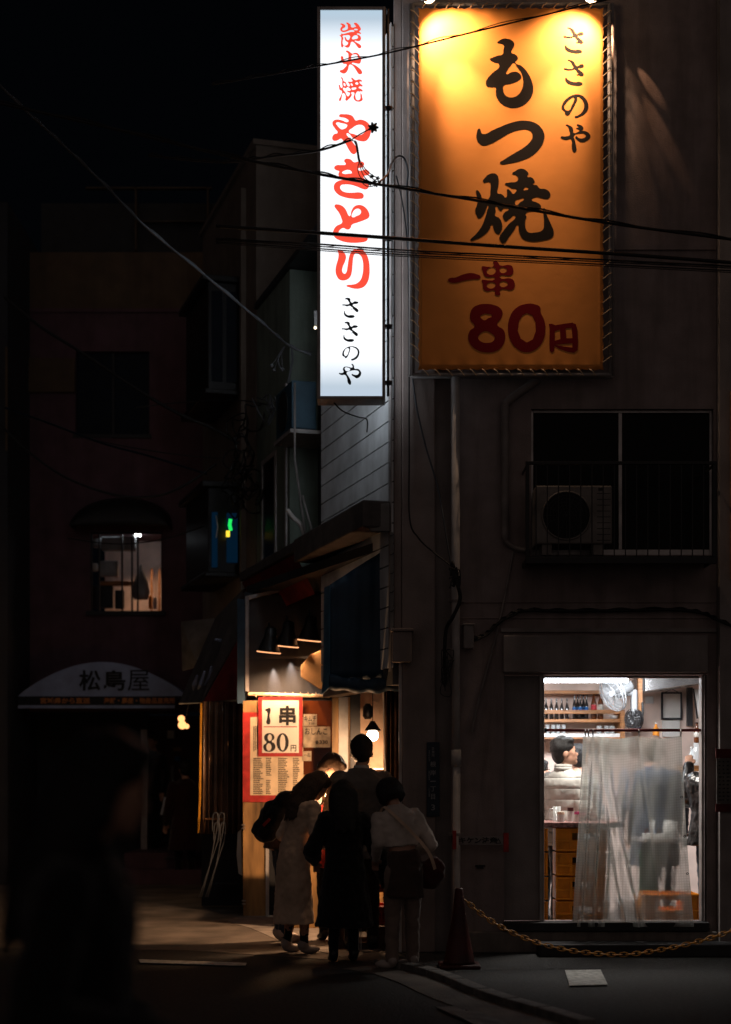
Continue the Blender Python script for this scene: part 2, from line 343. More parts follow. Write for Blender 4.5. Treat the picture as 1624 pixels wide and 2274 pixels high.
BLACK += tr('155,1575 175,1590 190,1640 218,1667 400,1595 600,1510 800,1450 950,1443 1100,1480 1200,1560 1255,1680 1240,1800 1170,1920 1050,2030 880,2110 700,2155 515,2170 505,2150 560,2110 750,1990 900,1900 1020,1790 1058,1700 1030,1630 950,1592 850,1598 700,1640 500,1750 350,1830 220,1860 150,1820 112,1740 115,1660', *Z5)
BLACK += tr('312,290 350,210 420,155 500,142 555,175 576,240 572,360 562,485 620,495 665,530 685,555 712,545 722,480 730,412 760,425 800,470 830,496 862,465 885,420 800,395 720,350 685,325 760,300 900,268 905,210 870,170 810,148 860,105 930,65 1000,68 1060,105 1086,150 1065,195 1130,208 1180,250 1190,300 1158,322 1230,345 1280,400 1370,410 1440,455 1462,510 1440,560 1390,578 1300,560 1205,548 1142,595 1220,635 1290,680 1302,720 1275,775 1160,790 1065,805 1035,848 1052,880 1035,940 1030,1030 1050,1110 1090,1152 1180,1155 1290,1135 1340,1090 1352,1000 1345,860 1335,760 1350,735 1370,750 1400,850 1470,1010 1515,1130 1510,1210 1450,1260 1350,1285 1220,1306 1090,1300 1000,1265 945,1200 920,1100 906,1025 850,1100 760,1220 655,1335 600,1290 592,1230 640,1150 740,1020 855,862 770,910 690,958 660,920 648,870 690,800 750,755 690,735 650,745 625,782 580,760 535,705 525,800 515,865 580,900 625,970 638,1050 620,1130 575,1180 520,1150 485,1080 465,1015 420,1100 320,1200 210,1260 100,1290 95,1275 180,1190 280,1060 340,920 380,780 392,690 370,740 320,850 240,910 195,850 175,780 205,690 215,600 190,440 205,428 260,480 335,612 425,545 435,450 440,330 420,292'
 '| 1005,430 1042,374 1083,415 1050,425 | 862,612 930,580 1008,572 940,640 880,687', *Z6)
BS = ('212,93 280,98 320,125 345,170 375,195 430,165 480,170 488,205 440,230 395,235 430,275 480,320 485,350 455,368 410,358 362,342 390,332 370,295 335,255 280,268 200,268 145,240 230,240 305,225 285,170 250,115'
      '| 180,390 170,430 195,480 250,512 330,530 420,530 465,510 465,490 410,464 340,470 270,455 215,425')
BLACK += tr(BS, *Z8); BLACK += tr(BS, *Z8, dx=8, dy=553)
BLACK += tr('118,1480 125,1410 180,1325 270,1260 370,1232 450,1245 530,1310 572,1400 570,1480 520,1560 440,1610 340,1622 400,1590 470,1530 500,1450 490,1370 440,1300 385,1275 385,1320 350,1400 280,1530 230,1595 190,1590 165,1530 | 160,1465 200,1380 270,1310 325,1290 330,1330 290,1420 232,1512', *Z8)
BLACK += tr('190,1755 250,1765 300,1800 315,1850 322,1895 430,1862 540,1870 600,1920 608,1970 560,2020 480,2054 410,2035 355,1955 420,1985 490,1985 530,1950 510,1915 430,1905 330,1940 345,2030 365,2130 365,2210 335,2228 300,2190 290,2120 272,2000 210,2012 150,2005 100,1965 180,1955 255,1930 245,1850 225,1790'
 '| 375,1755 430,1755 480,1790 490,1820 465,1850 435,1862 400,1830 365,1815 405,1795', *Z8)
CRIM = []
CRIM += tr('35,260 60,238 120,232 200,200 290,180 360,190 415,225 400,245 340,250 240,265 120,292 60,285', *Z7)
CRIM += tr('560,50 610,50 640,90 760,88 785,110 778,200 640,212 640,235 760,242 800,270 795,365 640,378 640,430 610,440 580,425 578,385 490,390 450,370 438,300 430,262 460,258 500,265 578,250 578,232 500,228 460,210 440,160 430,105 460,102 500,108 568,92'
 '| 488,150 578,118 578,182 500,190 | 645,120 700,120 718,140 712,165 645,170 | 490,312 578,298 578,340 500,350 | 645,285 710,280 728,300 722,325 645,332', *Z7)
CRIM += tr('470,538 560,548 640,585 670,640 655,700 608,778 680,840 700,920 670,1020 600,1080 490,1100 380,1075 300,1010 270,920 290,850 345,795 300,730 292,660 320,590 390,548 | 412,685 440,660 490,652 545,676 500,705 460,728 430,712 | 470,853 530,875 578,925 560,970 490,990 420,975 385,930 400,895', *Z7)
CRIM += tr('960,535 1050,545 1100,570 1112,640 1150,720 1166,830 1140,960 1060,1060 950,1098 840,1060 760,960 732,830 750,700 820,590 | 950,645 1010,670 1050,750 1055,850 1020,950 950,985 880,940 845,850 860,740 900,670', *Z7)
CRIM += tr('1205,770 1240,768 1280,785 1380,768 1480,755 1520,775 1538,850 1545,980 1540,1070 1500,1104 1420,1092 1330,1060 1272,1025 1268,1080 1240,1104 1215,1080 1212,980 1215,820 | 1275,855 1335,835 1340,945 1275,965 | 1400,822 1470,815 1480,935 1408,938 | 1275,1012 1380,1002 1480,995 1478,1045 1380,1032', *Z7)
# ---------------------------------------------------------------- people
def figure(label, at, rot, H, lean=0, yaw=0, pitch=0, side=0, wl=None, wr=None, ell=None, elr=None, feet=None, top=('coat', 'cloth_black', .35, 1.15),
           legs=('trousers', 'cloth_black', 1.0), hair=('short', 'hair_black'), shoe='shoe_black', fine=.010, shirt=None, sleeve=1.0, skirt=None, group=None, hands=True, bulk=1.0, cat='person', hs=1.12, foot=0):
    W = Matrix.Translation(at) @ Matrix.Rotation(rot, 4, 'Z') @ Matrix.Scale(H, 4)
    def U(x, y, z):                               # upper-body point after leaning
        v = Vector((x, y, z - .53)); k = min(1, max(0, (z - .5) / .2))
        m = Matrix.Rotation(-lean * k, 3, 'X') @ Matrix.Rotation(side * k, 3, 'Y')
        v = m @ v; return Vector((v.x, v.y, v.z + .53))
    UF = Matrix.Rotation(-lean, 3, 'X') @ Matrix.Rotation(side, 3, 'Y')
    FR = Matrix.Rotation(foot, 3, 'Z')
    feet = feet or [(-.055, .0), (.055, .0)]
    J = {'hipL': Vector((-.05, 0, .51)), 'hipR': Vector((.05, 0, .51))}
    for s, (fx, fy) in zip('LR', feet):
        J['an' + s] = Vector((fx, fy, .045)); h = J['hip' + s]
        J['kn' + s] = (h + J['an' + s]) / 2 + Vector((0, .018, .005))
    J['shL'] = U(-.102, 0, .800); J['shR'] = U(.102, 0, .800)
    J['elL'] = Vector(ell) if ell else U(-.145, -.02, .64); J['elR'] = Vector(elr) if elr else U(.145, -.02, .64)
    J['wrL'] = Vector(wl) if wl else U(-.15, .05, .50); J['wrR'] = Vector(wr) if wr else U(.15, .05, .50)
    neck = U(0, -.005, .86)
    HM = UF @ Matrix.Rotation(yaw, 3, 'Z') @ Matrix.Rotation(-pitch, 3, 'X')
    head = neck + UF @ Vector((0, .008, .012)) + HM @ Vector((0, .012, .062 * hs)); HH = H * hs
    w = lambda p: W @ Vector(p)
    hh = lambda x, y, z: W @ (head + HM @ (Vector((x, y, z)) * hs))
    W3 = W.to_3x3().normalized()
    def seg(mb, a, b, ra, rb, n=12, mid=None):
        a, b = Vector(a), Vector(b); m_ = (a + b) / 2; rm = mid if mid else (ra + rb) / 2
        mb.tube([w(a), w(a.lerp(b, .25)), w(m_), w(a.lerp(b, .75)), w(b)], [ra * H, (ra + rm) / 2 * H, rm * H, (rm + rb) / 2 * H, rb * H], n)
        mb.ball(w(a), ra * H, u=10, v=8); mb.ball(w(b), rb * H, u=10, v=8)
    def torso(mb, lv, m=1.0):                    # levels: (z, half width, half depth, forward)
        rings = []
        for z, hw, hd, fy in lv:
            c = []
            for k in range(20):
                a = 2 * math.pi * k / 20
                c.append(w(U(hw * m * math.cos(a), fy + hd * m * math.sin(a), z)))
            rings.append(c)
        mb.rings(rings)
    body = MB()
    torso(body, [(.46, .07, .055, -.005), (.50, .088, .062, -.01), (.56, .082, .058, -.005), (.62, .068, .05, 0), (.70, .082, .056, 0), (.76, .092, .06, .0), (.81, .098, .05, -.005), (.84, .06, .036, -.005), (.86, .034, .03, 0)])
    seg(body, U(0, -.008, .83), neck + UF @ Vector((0, .004, .02)), .034, .031)
    for s in 'LR':
        seg(body, J['hip' + s], J['kn' + s], .046, .03, mid=.042); seg(body, J['kn' + s], J['an' + s], .029, .018, mid=.029)
        seg(body, J['sh' + s], J['el' + s], .028, .021, mid=.026); seg(body, J['el' + s], J['wr' + s], .021, .014, mid=.019)
        f = J['an' + s]; body.ball(w(f + FR @ Vector((0, .035, -.02))), (.024 * H, .062 * H, .02 * H), rot=W3 @ FR, u=12, v=8)
        if hands:
            d = (J['wr' + s] - J['el' + s]).normalized(); sx = 1 if s == 'R' else -1
            side_ = d.cross(Vector((0, 0, 1))); side_ = side_.normalized() if side_.length > .1 else Vector((1, 0, 0))
            nrm = side_.cross(d); pc = J['wr' + s] + d * .028
            body.rings([[w(J['wr' + s] + d * t + side_ * (hw * math.cos(q)) + nrm * (.009 * math.sin(q))) for q in [2 * math.pi * k / 10 for k in range(10)]] for t, hw in ((0, .013), (.02, .021), (.045, .024), (.055, .022))])
            for i in range(4):
                o = pc + d * .024 + side_ * (-.0175 + i * .0117); ln = (.030, .040, .044, .038)[i] * .9
                k1 = o + d * ln * .5 + nrm * -.004; k2 = k1 + d * ln * .35 - nrm * (.010 + .002 * i); k3 = k2 + d * ln * .12 - nrm * .012
                body.tube([w(o), w(k1), w(k2), w(k3)], [.0058 * H, .0054 * H, .005 * H, .0038 * H], 7)
            t0 = J['wr' + s] + d * .012 + side_ * .016; t1 = t0 + side_ * .016 + d * .018; t2 = t1 + d * .02 - nrm * .006
            body.tube([w(t0), w(t1), w(t2)], [.0085 * H, .0068 * H, .0045 * H], 7)
    # head with jaw, nose, ears, lips, brow
    HR = (W3 @ HM)
    body.ball(hh(0, -.006, .012), (.043 * HH, .053 * HH, .053 * HH), rot=HR, u=24, v=16)
    body.ball(hh(0, .012, -.022), (.033 * HH, .038 * HH, .040 * HH), rot=HR, u=20, v=12)
    body.ball(hh(0, .040, -.045), (.015 * HH, .011 * HH, .012 * HH), rot=HR, u=12, v=8)
    body.ball(hh(0, .030, -.005), (.034 * HH, .018 * HH, .03 * HH), rot=HR, u=12, v=8)
    body.rings([[hh(a * s_, y_, z_) for a, z_ in ((-1, zb), (1, zb), (0, zt))] for s_, y_, zb, zt in ((.006, .046, -.004, .004), (.0105, .058, -.016, -.006), (.004, .050, -.022, -.017))])
    for sx in (-1, 1):
        body.ball(hh(.043 * sx, -.004, -.006), (.006 * HH, .011 * HH, .018 * HH), rot=HR, u=10, v=8)
    body.ball(hh(0, .0475, -.030), (.013 * HH, .0055 * HH, .0042 * HH), rot=HR, u=10, v=6)
    ob = body.build('person', 'skin', remesh=max(fine, .0075))
    tag(ob, label, cat, group)
    ey = MB()
    for sx in (-1, 1): ey.ball(hh(.0165 * sx, .0445, .004), (.0065 * HH, .004 * HH, .0035 * HH), rot=HR, u=8, v=6); ey.tube([hh(.007 * sx, .050, .0155), hh(.017 * sx, .0505, .018), hh(.028 * sx, .045, .014)], .0018 * HH, 5)
    ey.build('eyes', 'ink', ob)
    # hair
    st, hm = hair; h = MB()
    h.ball(hh(0, -.012, .024), (.0495 * HH, .056 * HH, .052 * HH), rot=HR, u=20, v=14)
    h.ball(hh(0, -.028, .0), (.045 * HH, .036 * HH, .05 * HH), rot=HR, u=16, v=12)
    h.ball(hh(0, .018, .052), (.040 * HH, .028 * HH, .020 * HH), rot=HR, u=16, v=10)
    if st == 'bob':
        for a in range(-130, 131, 20):
            x = .044 * math.sin(R(a)); y = -.012 - .044 * math.cos(R(a))
            h.tube([hh(x * .8, y * .8, .05), hh(x * 1.12, y * 1.12, .01), hh(x * 1.12, y * 1.12, -.035), hh(x * .85, y * .85, -.055)], [.017 * HH, .019 * HH, .017 * HH, .010 * H], 8)
    if st == 'long':
        for i, a in enumerate(range(-98, 99, 14)):
            x = .046 * math.sin(R(a)); y = -.012 - .046 * math.cos(R(a)); g = .5 - .5 * math.cos(R(a))
            e = W @ (U(x * 1.5, y * .75 - .055 + .075 * g, .70 + .012 * (i % 3)))
            m1 = W @ (U(x * 1.3, y * .8 - .035 + .04 * g, .80))
            h.tube([hh(x * .7, y * .7, .05), hh(x * 1.15, y * 1.1, .0), hh(x * 1.25, y * 1.1, -.05), m1, e], [.016 * HH, .019 * HH, .019 * HH, .018 * HH, .006 * H], 7)
    if st == 'short':
        for k in range(46):
            a = random.uniform(0, 6.28); q = random.uniform(.05, 1.15)
            c = Vector((.045 * math.sin(q) * math.cos(a), -.014 + .052 * math.sin(q) * math.sin(a), .024 + .049 * math.cos(q))) * hs
            if c.y > .03 and c.z < .045: continue
            h.ball(W @ (head + HM @ c), .0085 * HH, u=8, v=6)
    h.build('hair', hm, ob, remesh=.011, disp=.012)
    # clothes
    if legs:
        nm, lm, k = legs; t = MB()
        torso(t, [(.47, .078 * k, .064, -.008), (.50, .092 * k, .068, -.01), (.56, .085, .062, -.005), (.60, .075, .056, 0)])
        for s in 'LR':
            seg(t, J['hip' + s], J['kn' + s], .052 * k, .038 * k, mid=.047 * k); seg(t, J['kn' + s], J['an' + s] + Vector((0, 0, .0)), .037 * k, .030 * k, mid=.034 * k)
        t.build(nm, lm, ob, remesh=.014, disp=.018)
    nm, tm, hem, fl = top; t = MB(); b = bulk
    lv = []
    zs = [hem, hem + (.53 - hem) * .33, hem + (.53 - hem) * .66] if hem < .5 else []
    for i, z in enumerate(zs): lv.append((z, (.094 + .03 * (fl - 1) * 4 * (1 - i / 3)) * b, (.072 + .03 * (fl - 1) * 3 * (1 - i / 3)) * b, -.008))
    lv += [(z, hw * b, hd * b, fy) for z, hw, hd, fy in ((.52, .096, .072, -.008), (.58, .090, .068, -.004), (.64, .086, .064, 0), (.71, .096, .068, 0), (.77, .106, .070, -.002), (.805, .104, .060, -.006), (.832, .070 , .048, -.008), (.850, .046, .041, -.007), (.865, .037 , .036, -.006)) if z > hem + .01]
    torso(t, lv)
    for s in 'LR':
        seg(t, J['sh' + s], J['el' + s], .037 * b, .031 * b * sleeve, mid=.034 * b)
        seg(t, J['el' + s], J['wr' + s], .031 * b * sleeve, .021 * b, mid=.028 * b * sleeve)
    tp = t.build(nm, tm, ob, remesh=max(.011, fine), disp=.006 if 'puffer' in nm else .022)
    if shirt:
        c = MB(); c.tube([w(U(0, -.008, .845)), w(U(0, -.006, .878))], [.041 * H, .036 * H], 16); c.build('collar', shirt, ob, smooth=True)
    if skirt:
        c = MB(); torso(c, skirt[1]); c.build('skirt', skirt[0], ob, remesh=.013, disp=.02)
    for s in 'LR':
        f = J['an' + s]; c = MB()
        c.ball(w(f + FR @ Vector((0, .034, -.020))), (.028 * H, .062 * H, .023 * H), rot=W3 @ FR, u=14, v=10); c.ball(w(f + Vector((0, -.006, .004))), (.028 * H, .034 * H, .032 * H), rot=W3, u=12, v=8)
        c.box(w(f + Vector((0, 0, 0))) - Vector((.01, .01, .01)), w(f) + Vector((.01, .01, .01)))
        sh = c.build('shoe', shoe, ob, remesh=.009)
    return ob, dict(J=J, U=U, W=W, w=w, hh=hh, H=H, head=head)
# ================================================================ THE SCENE
ZG = 0.0
Ztop = 9.2
def Zp(py, Y=0.0): return CH - (py - HY) / S(Y)
def Xp(px, Y=0.0): return (px - CX) / S(Y)

# ---- ground
g = MB(); g.box((-60, -20, -.3), (60, 70, 0)); struct('road', g, 'asphalt')
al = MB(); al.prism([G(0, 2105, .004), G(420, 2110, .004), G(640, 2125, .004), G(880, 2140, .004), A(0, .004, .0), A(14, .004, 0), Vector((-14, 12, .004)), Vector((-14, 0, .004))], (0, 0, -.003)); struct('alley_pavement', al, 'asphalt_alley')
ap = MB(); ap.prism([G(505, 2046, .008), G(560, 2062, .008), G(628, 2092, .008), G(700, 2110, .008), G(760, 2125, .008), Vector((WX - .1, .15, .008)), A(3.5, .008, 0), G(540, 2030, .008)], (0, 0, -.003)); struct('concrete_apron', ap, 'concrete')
# kerb curving away to the lower right, in stones
kp = smoothpath([G(830, 2146), G(905, 2158), G(975, 2180), G(1040, 2208), G(1120, 2236), G(1210, 2262), G(1330, 2300)], 10)
k = MB(); acc = 0; i = 0
def strip(mb, pa, w0, w1, z0, z1):
    n = len(pa); rr = []
    for j in range(n):
        t = (pa[min(j + 1, n - 1)] - pa[max(j - 1, 0)]).normalized(); s = Vector((-t.y, t.x, 0))
        a = pa[j] + s * w0; b = pa[j] + s * w1
        rr.append([Vector((a.x, a.y, z0)), Vector((b.x, b.y, z0)), Vector((b.x, b.y, z1)), Vector((a.x, a.y, z1))])
    mb.rings(rr)
for j in range(0, len(kp) - 9, 8):
    seg_ = kp[j:j + 9]; q = seg_[0].lerp(seg_[1], .25); seg_ = [q] + seg_[1:-1] + [seg_[-1].lerp(seg_[-2], .15)]
    strip(k, seg_, .0, .11, -.02, .055)
struct('kerb', k, 'kerb_stone', bevel=.008)
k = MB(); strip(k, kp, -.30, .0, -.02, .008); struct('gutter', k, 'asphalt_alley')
def flat(name, px, m, z=.012):
    b = MB(); b.prism([G(x, y, z) for x, y in px], (0, 0, -.004)); return struct(name, b, m)
flat('road_marking', [(1255, 2154), (1334, 2153), (1350, 2186), (1265, 2188)], 'road_paint', .014)
flat('road_marking', [(308, 2130), (548, 2138), (545, 2144), (312, 2137)], 'road_paint', .014)
flat('manhole', [(968, 2236), (1010, 2234), (1075, 2262), (1040, 2268)], 'kerb_stone', .014)
flat('road_marking', [(1000, 2246), (1060, 2244), (1170, 2290), (1080, 2290)], 'kerb_stone', .016)

# ---- corner building
B = thing('corner_building', (Xp(1250), .5, 0), 'pale rendered corner building with lit shop doorway and dark upstairs window', 'building')
T_ = .22
def wall_cells(mb, x0, x1, z0, z1, holes, Yf, Yb):
    xs = sorted({x0, x1, *[h[0] for h in holes], *[h[1] for h in holes]}); zs = sorted({z0, z1, *[h[2] for h in holes], *[h[3] for h in holes]})
    for i in range(len(xs) - 1):
        zr = None
        for j in range(len(zs) - 1):
            cx_, cz_ = (xs[i] + xs[i + 1]) / 2, (zs[j] + zs[j + 1]) / 2
            if any(h[0] < cx_ < h[1] and h[2] < cz_ < h[3] for h in holes): 
                if zr is not None: mb.box((xs[i], Yf, zr), (xs[i + 1], Yb, zs[j])); zr = None
            elif zr is None: zr = zs[j]
        if zr is not None: mb.box((xs[i], Yf, zr), (xs[i + 1], Yb, zs[-1]))
win = (Xp(1180), Xp(1585), Zp(1232), Zp(908)); dor = (Xp(1120), Xp(1570), Zp(2048), Zp(1498))
w = MB(); wall_cells(w, Xp(1002), Xp(1592), 0, Ztop, [win, dor], 0, T_); w.build('front_wall', 'render_wall', B)
w = MB(); w.box((Xp(966), .06, 0), (Xp(1003), T_, Ztop)); w.build('wall_joint', 'render_wall_grey', B)
w = MB(); w.box((Xp(893), -.004, 0), (Xp(967), T_, Ztop)); w.build('corner_pier', 'pilaster_wall', B, bevel=.01)
w = MB(); w.box((Xp(875), .02, Zp(1420)), (Xp(892.5), T_, Ztop)); w.build('corner_trim', 'wood_orange' if False else 'pilaster_wall', B, bevel=.006)
for y in (1337, 1372): 
    w = MB(); w.box((Xp(1003), -.012, Zp(y + 1.5)), (Xp(1590), .0, Zp(y - 1.5))); w.build('wall_moulding', 'render_wall', B)
w = MB(); w.box((Xp(1352), -.02, Zp(556)), (Xp(1590), 0, Zp(545))); w.build('floor_band', 'render_wall', B)
w = MB(); w.box((Xp(1117), -.055, Zp(1494)), (Xp(1570), 0, Zp(1412))); w.build('door_lintel', 'render_wall_grey', B, bevel=.01)
w = MB(); w.box((Xp(1112), -.03, Zp(1404)), (Xp(1590), 0, Zp(1396))); w.build('lintel_ledge', 'render_wall_grey', B)
# plinth under the door and the dark recess in front of it
w = MB(); w.box((Xp(1002), -.05, 0), (Xp(1592), -.001, Zp(2068))); w.build('plinth', 'concrete', B, bevel=.01)
w = MB(); w.box((Xp(1190), -.36, 0), (Xp(1700), -.052, .10)); w.build('door_step', 'board_black', B, bevel=.01)
w = MB(); w.box((Xp(1118), -.075, Zp(2066)), (Xp(1572), .10, Zp(2047))); w.build('door_sill', 'board_black', B, bevel=.006)
# closed sliding door leaf left of the opening
d = MB(); d.box((Xp(1121), .07, Zp(2046)), (Xp(1204), .11, Zp(1499)))
d.build('sliding_door', 'render_wall_grey', B)
d = MB()
d.box((Xp(1200), .03, Zp(2046)), (Xp(1209), .14, Zp(1499))); d.box((Xp(1206.5), .015, Zp(2046)), (Xp(1209.5), .028, Zp(1499)))
dp = d.build('door_post', 'white_pipe', B, bevel=.003)
d = MB(); d.box((Xp(1200), .012, Zp(1845)), (Xp(1205), .029, Zp(1802))); d.build('door_handle', 'steel', B, bevel=.003)
d = MB(); d.box((Xp(1560), .03, Zp(2046)), (Xp(1568), .14, Zp(1499))); d.box((Xp(1565), .010, Zp(2046)), (Xp(1567), .028, Zp(1499))); d.build('door_post', 'alu_dull', B, bevel=.003)
d = MB(); d.box((Xp(1121), .16, Zp(1503)), (Xp(1569), .21, Zp(1498.5))); d.build('door_head', 'alu_dull', B)
# upstairs window
f = MB(); x0, x1, z0, z1 = win; t = .022
for a in ((x0, x0 + t, z0, z1), (x1 - t, x1, z0, z1), (x0 + t, x1 - t, z1 - t, z1), (x0 + t, x1 - t, z0, z0 + .05), (Xp(1376), Xp(1384), z0 + .05, z1 - t)): f.box((a[0], .05, a[2]), (a[1], .10, a[3]))
wf = f.build('window_frame', 'alu', B, bevel=.003)
f = MB(); f.box((x0 + t, .075, z0 + .05), (x1 - t, .082, z1 - t)); f.build('window_pane', 'glass_dark', wf)
f = MB(); f.box((x0, .2, z0), (x1, .21, z1)); f.build('dark_blind', 'board_black', B)
f = MB(); f.rings([[Vector((Xp(px) , .14 + .012 * math.sin(px * .9), z)) for px in range(1500, 1546, 3)] + [Vector((Xp(px), .155 + .012 * math.sin(px * .9), z)) for px in range(1545, 1499, -3)] for z in (z0 + .06, z1 - .05)]); f.build('window_curtain', 'coat_beige', B)
# cream siding on the alley side
Ys = AY(722); sd = MB()
zt = Zp(540); zb0 = .0
yb = 2.12
sd.aw(0.02, yb, Zp(1520), 7.6, -.16, -.004); sd.build('side_wall', 'joint', B)
s2 = MB(); pitch = .1695; z = 3.851 - pitch * 9
while z < 7.5:
    s2.aw(.0, yb, z + .006, z + pitch - .006, -.004, .014); z += pitch
s2.build('siding_boards', 'siding', B)
s2 = MB()
for i in range(12):
    z = Zp(1140) - i * .105 * 1.0 - .1
s2.aw(-.01, .05, 2.3, 7.6, .0145, .022); s2.build('corner_bead', 'alu_dull', B)
# ---- interior of the lit room
rx0, rx1, ry1, rz0, rz1 = Xp(1010), 4.3, 3.1, .10, 2.52
r = MB(); r.box((rx0, ry1, 0), (rx1, ry1 + .1, 2.7)); r.build('room_back_wall', 'interior_pink', B)
for xx in (rx0 - .08, rx1):
    r = MB(); r.box((xx, T_, 0), (xx + .08, ry1, 2.7)); r.build('room_side_wall', 'interior_pink', B)
r = MB(); r.box((rx0, T_, rz1), (rx1, ry1, rz1 + .1)); r.build('room_ceiling', 'ceiling_white', B)
r = MB(); r.box((rx0, T_, 0), (rx1, ry1, rz0)); r.build('room_floor', 'room_floor', B)
r = MB(); r.box((Xp(1180), .22, 2.70), (Xp(1590), .9, 5)); 
r.bm.free()
# roof block so that the sky never shows through the window
r = MB(); r.box((WX + .2, T_ + .02, 2.75), (4.6, 3.3, 9.1)); r.build('upper_block', 'dark_wall', B)
# neighbour on the far right
NB = thing('neighbouring_building', (Xp(1700), .4, 0), 'dark narrow building edge at the far right with brown framed window', 'building')
w = MB(); w.box((Xp(1593), -.10, 0), (Xp(1900), .5, Ztop)); w.build('front_wall', 'render_wall_grey', NB)
w = MB(); w.box((Xp(1616), -.14, Zp(1290)), (Xp(1621), -.10, Zp(876))); w.box((Xp(1621), -.14, Zp(880)), (Xp(1680), -.10, Zp(876))); w.box((Xp(1621), -.14, Zp(1290)), (Xp(1680), -.10, Zp(1286)))
w.build('window_frame', 'wood_orange', NB)
w = MB(); w.box((Xp(1621), -.12, Zp(1286)), (Xp(1680), -.101, Zp(880))); w.build('window_pane', 'glass_dark', NB)
ps = thing('notice_board', P(1608, 1735, -.12), 'dim white notice with red bands on the dark pier at the right edge', 'notice')
w = MB(); w.bp(1592, 1684, 1640, 1785, -.118, -.101); w.build('paper', 'paper_dim', ps)
w = MB(); w.bp(1590, 1663, 1640, 1683.5, -.119, -.101); w.bp(1590, 1785.5, 1640, 1803, -.119, -.101); w.build('band', 'red_dim', ps)
w = MB()
for i in range(11):
    for j in range(5): w.bp(1596 + j * 9, 1690 + i * 8.5, 1596 + j * 9 + random.uniform(3, 7), 1693 + i * 8.5, -.1195, -.1181)
w.build('print', 'ink', ps)

# ---- white lightbox sign
LB = thing('lightbox_sign', P(780, 450, -.3), 'tall glowing white lightbox sign with red and black brush lettering', 'sign')
YL = -.42
h = MB(); bx0, bx1, by0, by1 = 704.5, 856, 14, 886
h.bp(bx0, by0, 712, by1, YL, -.19); h.bp(849, by0, bx1, by1, YL, -.19); h.bp(712, by0, 849, 21, YL, -.19); h.bp(712, 879, 849, by1, YL, -.19)
h.build('housing', 'alu_dull', LB, bevel=.004)
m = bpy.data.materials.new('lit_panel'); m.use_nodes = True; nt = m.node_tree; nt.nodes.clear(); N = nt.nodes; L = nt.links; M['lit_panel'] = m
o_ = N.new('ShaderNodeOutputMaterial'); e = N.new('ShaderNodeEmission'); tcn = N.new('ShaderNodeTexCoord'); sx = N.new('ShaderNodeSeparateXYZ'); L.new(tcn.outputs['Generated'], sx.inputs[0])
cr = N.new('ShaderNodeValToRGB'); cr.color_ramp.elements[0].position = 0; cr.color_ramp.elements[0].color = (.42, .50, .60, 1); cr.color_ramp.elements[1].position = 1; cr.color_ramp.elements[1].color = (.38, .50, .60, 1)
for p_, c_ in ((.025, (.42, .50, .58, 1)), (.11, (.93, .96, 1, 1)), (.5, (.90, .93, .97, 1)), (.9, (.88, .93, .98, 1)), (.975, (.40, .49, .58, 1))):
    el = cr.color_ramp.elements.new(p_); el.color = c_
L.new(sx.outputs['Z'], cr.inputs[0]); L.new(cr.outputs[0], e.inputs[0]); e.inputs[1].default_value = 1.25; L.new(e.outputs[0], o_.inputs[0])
emis('lit_panel_back', (.85, .92, 1), 3.2)
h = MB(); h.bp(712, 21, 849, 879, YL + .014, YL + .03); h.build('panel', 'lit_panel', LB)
h = MB(); h.bp(712, 21, 849, 879, -.188, -.178); h.build('back_panel', 'lit_panel_back', LB)
outline('red_lettering', RED, 'lit_red', YL + .010, LB)
outline('black_lettering', BLUE, 'ink_navy', YL + .010, LB)
h = MB()
for y in (240, 530, 725, 850):
    h.box(P(856, y - 5, -.34), P(872, y + 6, -.28)); h.ball(P(864, y, -.37), .022)
h.tube([P(862, 20, -.32), P(862, 880, -.32)], .010); h.build('bracket', 'dark_steel', LB)
h = MB(); h.tube(smoothpath([P(735, 886, -.3), P(760, 912, -.25), P(795, 926, -.1), P(815, 932, .12), P(815, 960, .16)]), .006, 6); h.build('power_cord', 'black_cable', LB)

# ---- orange banner with frame and lacing
YB = -.20
BN = thing('banner_sign', P(1135, 430, YB), 'large orange cloth banner laced to a metal frame on the facade', 'banner')
bn = MB(); nx, nz = 44, 60
L0, L1, T0, T1 = 929, 1341, 17, 822
rng = random.Random(3)
def bz(u, v):
    ed = min(u, 1 - u, v, 1 - v)
    return YB + .006 * math.sin(u * 60) * max(0, 1 - ed * 40) 
vs = [[bn.bm.verts.new(P(L0 + (L1 - L0) * i / nx, T0 + (T1 - T0) * j / nz, 0) * 1) for i in range(nx + 1)] for j in range(nz + 1)]
for j in range(nz + 1):
    for i in range(nx + 1):
        u, v = i / nx, j / nz; px = L0 + (L1 - L0) * u; py = T0 + (T1 - T0) * v
        # the hem is pulled in between the eyelets
        if j in (0, nz) and i % 2: py += (3 if j == 0 else -2.4)
        if i in (0, nx) and j % 2: px += (2.4 if i == 0 else -2.4)
        q = P(px, py, YB); vs[j][i].co = Vector((q.x, bz(u, v), q.z))
for j in range(nz):
    for i in range(nx): bn.bm.faces.new([vs[j][i], vs[j][i + 1], vs[j + 1][i + 1], vs[j + 1][i]])
cl = bn.build('cloth', 'banner', BN, smooth=True, flip=False)
sm = cl.modifiers.new('t', 'SOLIDIFY'); sm.thickness = .001; sm.offset = 0
YLt = YB - .0016
outline('black_lettering', BLACK, 'ink_dark', YLt, BN, depth=.0008)
outline('crimson_lettering', CRIM, 'ink_crimson', YLt, BN, depth=.0008, sharp=(-1, -2, -3, -4, -5))
fr = MB()
for a, b in (((917, 8), (917, 833)), ((1353, 8), (1355, 833)), ((917, 832), (1357, 832)), ((917, 9), (1354, 9))):
    fr.tube([P(*a, YB + .02), P(*b, YB + .02)], .016, 8)
